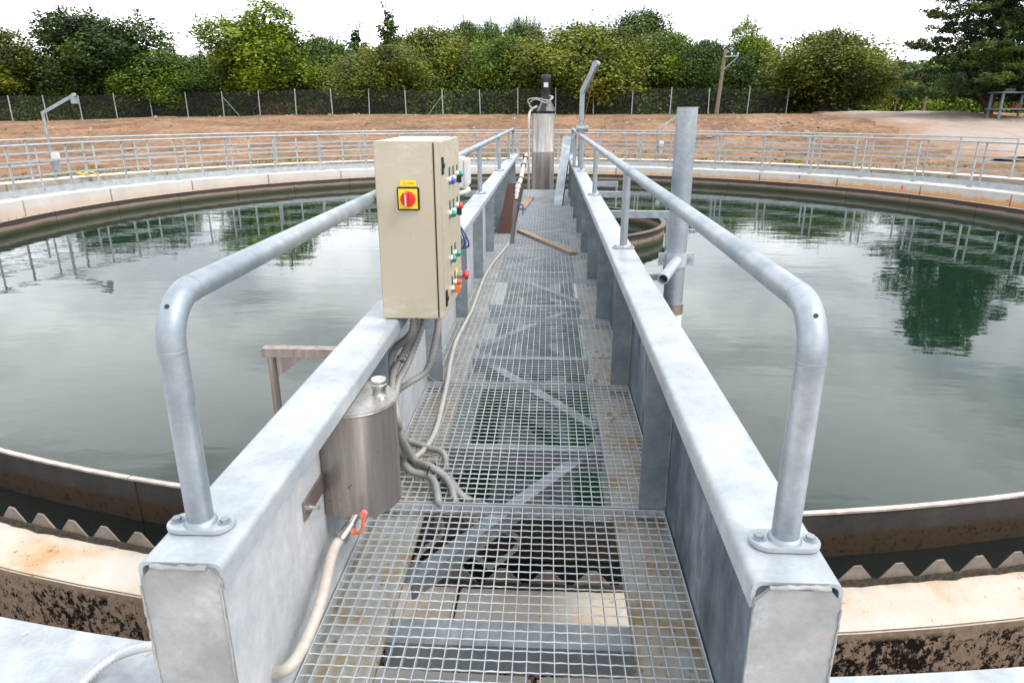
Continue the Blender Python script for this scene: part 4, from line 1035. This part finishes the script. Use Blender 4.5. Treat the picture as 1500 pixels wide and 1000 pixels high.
# ---- yellow hose behind the railing on the left
def on_ring(px, py, R, z=None):
    d = ray(px, py); A_ = d.x**2+d.y**2; B_ = 2*(-TC.x*d.x-TC.y*d.y); C_ = TC.x**2+TC.y**2-R*R
    q = CAMP+d*((-B_+math.sqrt(B_*B_-4*A_*C_))/(2*A_))
    if z is not None: q.z = z
    return q
tag(MB().tube(spline([on_ring(113, 253, 14.12), on_ring(122, 255, 14.05), on_ring(131, 251, 14.0), on_ring(140, 255, 13.95), on_ring(144, 262, 13.9), on_ring(145, 275, 13.9, -0.94)], 8), 0.024, 10).build('yellow_hose', 'yellow_hose', smooth=60), 'short yellow hose draped over the older wall at the far left', 'hose')

# ---- litter on the grating: dry leaves
lf = []
base = None
for k in range(26):
    side = random.random()
    if k < 14: p = atz(random.uniform(868, 905), random.uniform(515, 560), 0.004)
    elif k < 19: p = atz(random.uniform(880, 910), random.uniform(585, 640), 0.004)
    else: p = Vector((random.uniform(-0.5, 0.4), random.uniform(3, 8.5), 0.004))
    if base is None:
        m = MB(); m.add([(-0.02, 0, 0.002), (-0.008, -0.011, 0.004), (0.010, -0.009, 0.002), (0.022, 0, 0.007), (0.010, 0.010, 0.003), (-0.008, 0.011, 0.006), (0, 0, 0.0)], [(6, 0, 1), (6, 1, 2), (6, 2, 3), (6, 3, 4), (6, 4, 5), (6, 5, 0)])
        o = m.build('dry_leaf', 'leaf_fallen'); at = o.data.attributes.new('tone', 'FLOAT', 'POINT')
        for i, d in enumerate(at.data): d.value = 0.5
        base = o
    else: o = share(base)
    o.location = p; o.rotation_euler = (random.uniform(-.3, .3), random.uniform(-.3, .3), random.uniform(0, 6.3)); s = random.uniform(0.5, 1.1); o.scale = (s, s, s)
    tag(o, 'small dry brown leaf lying on the walkway grating', 'leaf', 'dry leaves on the grating')

# ================================================================== BACKGROUND
# ---- fence
FY = 58.0
frnd = random.Random(5)
fence = thing('perimeter_fence', 'dark mesh fence on pale posts along the top of the earth bank', 'fence', (-15, FY, 1.0))
fx = [-54+3.03*i for i in range(25)]
FH = 1.95
for x in fx:
    z = terrain(x, FY); MB().bar((x, FY, z-0.4), (x+frnd.uniform(-.06, .06), FY+frnd.uniform(-.05, 0), z+FH+frnd.uniform(0.0, 0.14)), 0.068, 0.068).build('post', 'rail_far', fence)
for xa, xb in zip(fx, fx[1:]):
    za, zb_ = terrain(xa, FY), terrain(xb, FY)
    MB().add([(xa+0.05, FY+0.05, za), (xb-0.05, FY+0.05, zb_), (xb-0.05, FY+0.05, zb_+FH), (xa+0.05, FY+0.05, za+FH)], [(0, 1, 2, 3)]).build('mesh_panel', 'mesh', fence)
for x, dx in ((fx[15], -1.4), (fx[9], 1.4)):   # raking struts
    z = terrain(x, FY); MB().tube([(x, FY+0.06, z+1.6), (x+dx, FY+0.06, z-0.1)], 0.03, 8).build('strut', 'galv', fence, smooth=60)

# ---- trees
def leaf_mesh(name, blobs, n, size, seed, sprays=0, droop=0.0, aspect=0.62):
    """blobs: (cx,cy,cz,rx,ry,rz); leaves sit mostly in the outer shell, in clumps"""
    rnd = random.Random(seed); vs, fs, tone = [], [], []
    vol = [b[3]*b[4]*b[5] for b in blobs]; tot = sum(v**0.67 for v in vol)
    for b, v in zip(blobs, vol):
        cnt = int(n*(v**0.67)/tot); clumps = []
        for _ in range(max(8, cnt//22)):
            while True:
                d = Vector((rnd.gauss(0, 1), rnd.gauss(0, 1), rnd.gauss(0, 1)))
                if d.length > 0.1: break
            d.normalize(); rr = rnd.uniform(0.55, 1.0)**0.8
            nn = 1 + 0.28*noise.noise(Vector((d.x*1.9+seed, d.y*1.9, d.z*1.9+b[0])))
            clumps.append((Vector((b[0]+d.x*b[3]*rr*nn, b[1]+d.y*b[4]*rr*nn, b[2]+d.z*b[5]*rr*nn)), d, rnd.random()))
        for i in range(cnt):
            c, d, tn = clumps[rnd.randrange(len(clumps))]; s = size*rnd.uniform(0.6, 1.25)
            spread = 0.20*min(b[3], b[5])+0.12
            gs = lambda: max(-1.5, min(1.5, rnd.gauss(0, 1)))
            p = c+Vector((gs(), gs(), gs()*0.75))*spread*0.75
            ax = Vector((rnd.gauss(0, 1)+d.x*0.6, rnd.gauss(0, 1)+d.y*0.6, rnd.gauss(0, 0.7)-droop)).normalized()
            nm = (Vector((rnd.gauss(0, .8), rnd.gauss(0, .8), rnd.gauss(0.5, .7)))+d*0.6); sd = ax.cross(nm).normalized()*s*aspect*0.5
            o = len(vs); vs += [p-ax*s*0.5, p+sd, p+ax*s*0.5, p-sd]; fs.append((o, o+1, o+2, o+3))
            t = 0.5+0.55*(tn-0.5)+0.9*noise.noise(c*0.55)+rnd.uniform(-0.15, 0.15); tone += [t]*4
    # loose shoots that break the outline upwards
    for k in range(sprays):
        b = blobs[rnd.randrange(len(blobs))]; a = rnd.uniform(0, 6.28); q = rnd.uniform(0, 0.75)
        base = Vector((b[0]+b[3]*q*math.cos(a), b[1]+b[4]*q*math.sin(a), b[2]+b[5]*(0.70-0.5*q*q))); L = rnd.uniform(0.7, 1.5)
        d = Vector((0.5*math.cos(a)*q, 0.5*math.sin(a)*q, 1)).normalized(); tn = rnd.random()
        for j in range(18):
            p = base+d*L*j/18+Vector((rnd.gauss(0, .09), rnd.gauss(0, .09), 0))*(1.15-j/18); s = size*rnd.uniform(0.5, 1.0)
            ax = Vector((rnd.gauss(0, 1), rnd.gauss(0, 1), rnd.uniform(0.1, 1))).normalized(); sd = ax.cross(Vector((rnd.gauss(0, 1), rnd.gauss(0, 1), rnd.gauss(0, 1)))).normalized()*s*aspect*0.5
            o = len(vs); vs += [p-ax*s*0.5, p+sd, p+ax*s*0.5, p-sd]; fs.append((o, o+1, o+2, o+3)); tone += [0.4+0.5*tn]*4
    me = bpy.data.meshes.new(name); me.from_pydata(vs, [], fs)
    at = me.attributes.new('tone', 'FLOAT', 'POINT'); at.data.foreach_set('value', [max(0, min(1, t)) for t in tone])
    return me
def trunk_mesh(name, h, r, seed, limbs=7, low=0.25, spread=1.6):
    rnd = random.Random(seed); m = MB(); top = Vector((rnd.uniform(-.3, .3), rnd.uniform(-.3, .3), h*0.85))
    ax = spline([Vector((0, 0, -0.4)), Vector((0.06, 0.03, h*0.25)), Vector((rnd.uniform(-.2, .2), 0.1, h*0.55)), top], 4)
    m.tube(ax, [r*(1-0.75*i/(len(ax)-1)) for i in range(len(ax))], 8)
    for k in range(limbs):
        t = low+(0.9-low)*k/limbs; p = ax[min(len(ax)-1, int(t*(len(ax)-1)))]; a = rnd.uniform(0, 6.28); L = spread*rnd.uniform(0.6, 1.1)*(1-0.4*t)
        q = spline([p, p+Vector((math.cos(a)*L*.5, math.sin(a)*L*.5, L*.35)), p+Vector((math.cos(a)*L, math.sin(a)*L, L*.9))], 3)
        m.tube(q, [r*0.45*(1-0.8*i/(len(q)-1)) for i in range(len(q))], 5)
    me = bpy.data.meshes.new(name); me.from_pydata(m.v, [], m.f); me.shade_smooth(); me.materials.append(M['bark']); return me
def crown(seed, h, w, kind):
    rnd = random.Random(seed); B = []
    if kind == 'round':      # rounded to the ground
        B.append((0, 0, h*0.52, w*0.44, w*0.40, h*0.42))
        for k in range(7):
            a = k*0.9+rnd.uniform(-.3, .3); B.append((math.cos(a)*w*0.28, math.sin(a)*w*0.25, h*rnd.uniform(0.30, 0.70), w*rnd.uniform(.16, .26), w*rnd.uniform(.16, .24), h*rnd.uniform(.15, .25)))
        B.append((rnd.uniform(-.1, .1)*w, 0, h*0.84, w*0.2, w*0.2, h*0.15))
    elif kind == 'tall':     # several rising plumes
        for k in range(9):
            a = k*0.7+rnd.uniform(-.3, .3); q = rnd.uniform(0.05, 0.33); B.append((math.cos(a)*w*q, math.sin(a)*w*q*.8, h*rnd.uniform(0.28, 0.78), w*rnd.uniform(.13, .22), w*rnd.uniform(.13, .2), h*rnd.uniform(.14, .24)))
        B.append((0, 0, h*0.45, w*0.3, w*0.28, h*0.33))
    elif kind == 'open':
        for k in range(11):
            a = rnd.uniform(0, 6.28); q = rnd.uniform(0.1, 0.40); B.append((math.cos(a)*w*q, math.sin(a)*w*q*.8, h*rnd.uniform(0.35, 0.88), w*rnd.uniform(.10, .17), w*rnd.uniform(.10, .16), h*rnd.uniform(.07, .13)))
        B.append((0, 0, h*0.4, w*0.25, w*0.22, h*0.25))
    elif kind == 'pine':
        for k in range(7):
            f = k/6; B.append((rnd.uniform(-.08, .08)*w, rnd.uniform(-.08, .08)*w, h*(0.35+0.60*f), w*(0.38*(1-f)+0.10), w*(0.36*(1-f)+0.10), h*0.075))
    elif kind == 'tiered':   # wide layered branches
        for k in range(44):
            f = k/43; a = k*2.39996; L = w*(0.50-0.28*f)*rnd.uniform(.55, 1.0)
            B.append((math.cos(a)*L*.62, math.sin(a)*L*.62, h*(0.12+0.84*f), max(.7, L*.60), max(.7, L*.60), h*0.032))
    return B
ARCH = {}
def arch(key, kind, h, w, n, size, seed, leaf, sprays=0, aspect=0.62, droop=0.0):
    me = leaf_mesh('crown', crown(seed, h, w, kind), n, size, seed, sprays, droop, aspect); me.materials.append(M[leaf])
    ARCH[key] = (me, trunk_mesh('trunk', h, 0.045*w if kind != 'tiered' else 0.32, seed, 9 if kind != 'tiered' else 22, 0.22 if kind != 'tiered' else 0.12, w*0.32), h, w)
arch('round_olive', 'round', 7.0, 9.0, 48000, 0.21, 11, 'leaf_b', 40)
arch('round_mid', 'round', 7.5, 8.0, 46000, 0.21, 12, 'leaf_a', 45)
arch('round_dark', 'round', 8.0, 8.0, 44000, 0.22, 13, 'leaf_c', 40)
arch('tall_bright', 'tall', 10.5, 9.5, 48000, 0.21, 14, 'leaf_d', 150)
arch('tall_dark', 'tall', 9.0, 9.0, 46000, 0.21, 15, 'leaf_c', 110)
arch('open_olive', 'open', 9.0, 9.0, 40000, 0.20, 16, 'leaf_b', 80)
arch('pine', 'pine', 10.0, 4.0, 8000, 0.30, 17, 'leaf_c', 20)
arch('tiered', 'tiered', 14.5, 13.5, 95000, 0.25, 18, 'leaf_c', 0, 0.42, 0.25)
ARCH['tiered'][0].materials.clear(); ARCH['tiered'][0].materials.append(M['leaf_c'])
def tree(px, top_py, wpx, dist, key, label, cat='tree', yaw=None, group='trees behind the fence', z0=None, name='broadleaf_tree'):
    """px column of the trunk, row of the crown top, crown width in photo pixels, distance along y in metres"""
    me, tm, h, w = ARCH[key]
    d = ray(px, 165); p = CAMP+d*(dist/d.y); z = terrain(p.x, p.y) if z0 is None else z0
    topz = aty(px, top_py, dist).z; sc_z = max(2.0, topz-z)/h/0.955; sc_w = (wpx/FPX*dist*1.0)/w
    t = thing(name, label, cat, (p.x, p.y, z-0.05), group)
    for nm, m in (('trunk', tm), ('crown', me)):
        o = bpy.data.objects.new(nm, m); COL.objects.link(o); o.parent = t
        o.scale = (sc_w, sc_w, sc_z)
    t.rotation_euler.z = random.uniform(0, 6.28) if yaw is None else yaw
    return t
T = [
 (10, 28, 235, 63, 'open_olive', 'brownish open-crowned tree at the left edge of the photo'),
 (158, 14, 245, 63, 'tall_dark', 'dark ragged tree second from the left, with a spiky top'),
 (-110, 20, 230, 66, 'tall_dark', 'dark tree just beyond the left edge of the photo'),
 (248, 80, 170, 62, 'round_mid', 'low green bushy tree in the dip between two taller left-hand trees'),
 (395, 0, 230, 62, 'tall_bright', 'tall bright green tree with upright shoots, left of the control box'),
 (305, 76, 140, 66, 'tall_dark', 'small dark tree tucked beside the tall bright green one'),
 (490, 58, 130, 74, 'round_dark', 'dark tree behind, just right of the tall bright green tree'),
 (560, 70, 165, 62, 'round_olive', 'yellow-olive rounded tree above the control box'),
 (640, 44, 150, 68, 'round_olive', 'darker olive tree rising right of the yellow-olive one'),
 (577, 26, 62, 92, 'pine', 'small dark conifer top far behind the olive trees'),
 (528, 52, 60, 90, 'pine', 'lower dark conifer top left of the other far conifer'),
 (738, 60, 130, 64, 'round_mid', 'mid green tree directly left of the column motor'),
 (692, 36, 90, 88, 'round_dark', 'far dark tree peeping out left of the motor'),
 (765, 28, 90, 92, 'tall_dark', 'far dark tree peeping out above the motor'),
 (722, 40, 80, 84, 'round_mid', 'far green tree between the two far dark crowns'),
 (850, 40, 215, 62, 'round_olive', 'broad olive tree behind the davit and the motor'),
 (925, 20, 140, 80, 'round_dark', 'dark green tree rising behind the broad olive tree'),
 (972, 52, 150, 66, 'round_mid', 'green tree behind the tall galvanised pipe'),
 (1038, 62, 110, 63, 'round_dark', 'dark tree beside the utility pole'),
 (1092, 28, 125, 74, 'tall_bright', 'rounded green tree behind the utility pole'),
 (1205, 48, 205, 60, 'round_olive', 'large spreading olive tree at the right end of the fence'),
 (1300, 92, 130, 82, 'round_dark', 'low dark tree behind the dry maize'),
 (1400, 80, 190, 80, 'round_dark', 'far dark tree mass behind the big layered tree'),
 (1530, 60, 220, 70, 'round_dark', 'dark tree at the right edge behind the layered tree'),
]
for px, tp_, w_, d_, key, lab in T: tree(px, tp_, w_, d_, key, lab, name='conifer' if key == 'pine' else 'broadleaf_tree')
tree(1448, -110, 255, 42, 'tiered', 'big dark layered tree overhanging the yard at the right', yaw=0.6, group='trees behind the fence', name='layered_tree')

def scatter(name, label, mat, pts, per, size, spread, seed, aspect=0.5):
    rnd = random.Random(seed); vs, fs, tone = [], [], []
    for (x, y, z, hh) in pts:
        for _ in range(per):
            p = Vector((x+rnd.gauss(0, spread), y+rnd.gauss(0, spread*0.6), z+rnd.uniform(0.0, hh))); s = size*rnd.uniform(.5, 1.2)
            ax = Vector((rnd.gauss(0, 1), rnd.gauss(0, 1), rnd.gauss(0.2, .8))).normalized(); sd = ax.cross(Vector((rnd.gauss(0, 1), rnd.gauss(0, 1), rnd.gauss(0, 1)))).normalized()*s*aspect*.5
            o = len(vs); vs += [p-ax*s*.5, p+sd, p+ax*s*.5, p-sd]; fs.append((o, o+1, o+2, o+3)); tone += [rnd.random()]*4
    me = bpy.data.meshes.new(name); me.from_pydata(vs, [], fs); at = me.attributes.new('tone', 'FLOAT', 'POINT'); at.data.foreach_set('value', tone); me.materials.append(M[mat])
    o = bpy.data.objects.new(name, me); COL.objects.link(o); tag(o, label, None, kind='stuff'); return o
rnd = random.Random(3)
pts = [(x, y, terrain(x, y)-0.1, rnd.uniform(1.2, 3.4)) for x, y in ((rnd.uniform(-60, 19), rnd.uniform(60.0, 63.5)) for _ in range(420))]
scatter('undergrowth', 'tangled green undergrowth behind the mesh fence', 'leaf_a', pts[:250], 75, 0.26, 0.5, 5)
scatter('undergrowth', 'darker scrub behind the mesh fence', 'leaf_c', pts[250:], 75, 0.26, 0.5, 6)
scatter('thicket', 'dense dark thicket closing the view between the trunks', 'leaf_c', [(x, 70+rnd.uniform(-3, 3), terrain(x, 70)-0.2, rnd.uniform(3.2, 5.0)) for x in [-75+i*0.45 for i in range(270)]], 330, 0.44, 0.6, 15, 0.75)
scatter('thicket', 'mid green thicket far behind the fence', 'leaf_a', [(x, 78+rnd.uniform(-3, 3), terrain(x, 78)-0.2, rnd.uniform(3.0, 5.2)) for x in [-80+i*0.75 for i in range(190)]], 300, 0.50, 0.8, 16, 0.75)
scatter('dry_brush', 'rust-brown dry brush behind the fence on the left', 'leaf_r', [(x, 59.5, terrain(x, 59.5), 1.1) for x in (-24, -23.2, -22.6, -19.5, -19)], 130, 0.22, 0.4, 7)
scatter('maize', 'strip of dry orange maize beyond the dirt track', 'leaf_y', [(x, 82+rnd.uniform(-2, 2), terrain(x, 82), 3.3) for x in [33+i*0.3 for i in range(55)]], 90, 0.35, 0.4, 8, 0.3)
scatter('hedge', 'green brambles in front of the dry maize', 'leaf_d', [(rnd.uniform(28, 46), 68+rnd.uniform(-3, 3), 1.2, rnd.uniform(0.8, 2.0)) for _ in range(120)], 80, 0.26, 0.55, 9)
scatter('weeds', 'patchy green weeds along the foot of the earth bank', 'leaf_d', [(x, y, terrain(x, y)-0.05, 0.22) for x, y in ((TC.x+rr*math.sin(aa), TC.y+rr*math.cos(aa)) for rr, aa in ((rnd.uniform(15.4, 19), rnd.uniform(-1.4, 0.9)) for _ in range(70)))], 26, 0.14, 0.35, 10)
scatter('weeds', 'sparse grass tufts scattered over the earth bank', 'leaf_d', [(x, y, terrain(x, y)-0.02, 0.2) for x, y in ((rnd.uniform(-42, 16), rnd.uniform(31, 57.5)) for _ in range(75))], 14, 0.13, 0.16, 13)
scatter('weeds', 'green weeds under the layered tree at the right', 'leaf_a', [(rnd.uniform(24, 31), rnd.uniform(37, 43), 0.45, 0.5) for _ in range(70)], 45, 0.16, 0.5, 12)

# ---- stones and clods on the bank near the pipe
rk = random.Random(21); base = None
rocks = MB()
for k in range(150):
    p = Vector((rk.gauss(12.5, 2.2), rk.gauss(40, 4), 0)) if k < 90 else Vector((rk.uniform(-40, 14), rk.uniform(31, 56), 0))
    p.z = terrain(p.x, p.y)+0.02; s = rk.uniform(0.06, 0.19)
    q = [p+Vector((math.cos(a)*s*rk.uniform(.7, 1.1), math.sin(a)*s*rk.uniform(.7, 1.1), 0)) for a in (0, 1.2, 2.5, 3.8, 5.0)]; tpz = [v*0.6+p*0.4+Vector((0, 0, s*rk.uniform(.4, .8))) for v in q]
    rocks.add(q+tpz, [(0, 1, 6, 5), (1, 2, 7, 6), (2, 3, 8, 7), (3, 4, 9, 8), (4, 0, 5, 9), (5, 6, 7, 8, 9)])
o = rocks.build('rubble', 'clod'); tag(o, 'scattered stones and clods on the earth bank', None, kind='stuff')

# ---- utility pole
d = ray(1049, 165); p = CAMP+d*(57.0/d.y); z = terrain(p.x, p.y); top = aty(1053, 72, 57.0).z
up = thing('utility_pole', 'leaning wooden utility pole with a small crossarm behind the fence', 'pole', (p.x, p.y, z))
MB().tube([(p.x, p.y, z-0.5), (p.x+0.28, p.y, top)], [0.17, 0.12], 12).build('shaft', 'polewood', up, smooth=60)
MB().bar((p.x+0.2, p.y-0.15, top-0.55), (p.x+1.25, p.y-0.15, top-0.5), 0.09, 0.09).build('crossarm', 'galv', up)
MB().bar((p.x+0.25, p.y-0.15, top-1.45), (p.x+1.2, p.y-0.15, top-0.58), 0.05, 0.05).build('stay', 'galv', up)
for dx in (0.75, 1.2):
    MB().lathe((p.x+dx, p.y-0.15, top-0.455), [(0.05, 0), (0.07, 0.06), (0.05, 0.12), (0.06, 0.18), (0.02, 0.2)], 10).build('insulator', 'white', up)
# ---- iron post and timber post by the track
for px, pyt, pyb, dist, mat, lab, nm, lean in ((1309, 119, 166, 57, 'rust', 'thin rusty iron post leaning beside the dirt track', 'iron_post', 0.45), (1352, 140, 166, 52, 'polewood', 'short dark timber post near the layered tree', 'timber_post', 0.25)):
    a = aty(px, pyb, dist); b = aty(px, pyt, dist); z = terrain(a.x, a.y)
    o = MB().tube([(a.x, a.y, z-0.2), (b.x+lean, b.y, b.z)], [0.075, 0.065], 8).tube([(b.x+lean, b.y, b.z), (b.x+lean*1.02, b.y, b.z+0.06)], [0.065, 0.02], 8).build(nm, mat, smooth=50); tag(o, lab, 'post')
# ---- steel rack and pipe scrap under the layered tree
a = aty(1474, 185, 40.0); z = terrain(a.x, a.y)
rk_ = thing('storage_rack', 'blue-grey steel rack standing under the layered tree', 'rack', (a.x, a.y, z))
for dx in (-0.8, 0.8):
    for dy in (-0.5, 0.5): MB().box((a.x+dx-0.05, a.y+dy-0.05, z), (a.x+dx+0.05, a.y+dy+0.05, z+1.35)).build('leg', 'bluegrey', rk_)
for h in (0.55, 1.38): MB().box((a.x-0.95, a.y-0.65, z+h), (a.x+0.95, a.y+0.65, z+h+0.07)).build('shelf', 'bluegrey', rk_)
rnk = random.Random(4)
for k in range(4):
    q = Vector((a.x-0.95+0.48*k, a.y-0.2, z+(1.45 if k % 2 else 0.62))); hh = rnk.uniform(.15, .3)
    tag(MB().bar(q+Vector((0, 0, hh/2)), q+Vector((0.36, 0.1, hh/2)), 0.3, hh).build('scrap_block', 'galv' if k % 2 else 'rust', bevel=0.02), ('%s scrap block on the blue-grey rack, %s' % (('rusty', 'leftmost'), ('grey', 'second from the left'), ('rusty', 'third from the left'), ('grey', 'rightmost'))[k]), 'scrap')
b0, b1 = aty(1385, 200, 34), aty(1460, 200, 34)
tag(MB().tube([(b0.x, 34, terrain(b0.x, 34)+0.06), (b1.x, 34.3, terrain(b1.x, 34.3)+0.06)], 0.06, 14).build('scrap_pipe', 'rubber', smooth=50), 'dark pipe lying on the ground in front of the layered tree', 'pipe')
b0 = aty(1370, 178, 40.0)
tag(MB().box((b0.x-0.7, 39.8, terrain(b0.x, 40)), (b0.x+0.7, 40.4, terrain(b0.x, 40)+0.12)).build('pale_slab', 'wall_conc', bevel=0.02), 'pale slab lying at the foot of the layered tree', 'slab')
# dark strip lying on the ring wall at the right edge
q0, q1 = polar(12.35, R_(65), WALL_TOP+0.05), polar(12.3, R_(72), WALL_TOP+0.05)
tag(MB().bar(q0, q1, 0.12, 0.07).build('rubber_strip', 'rubber', bevel=0.01), 'black strip lying on the ring wall at the right edge', 'strip')
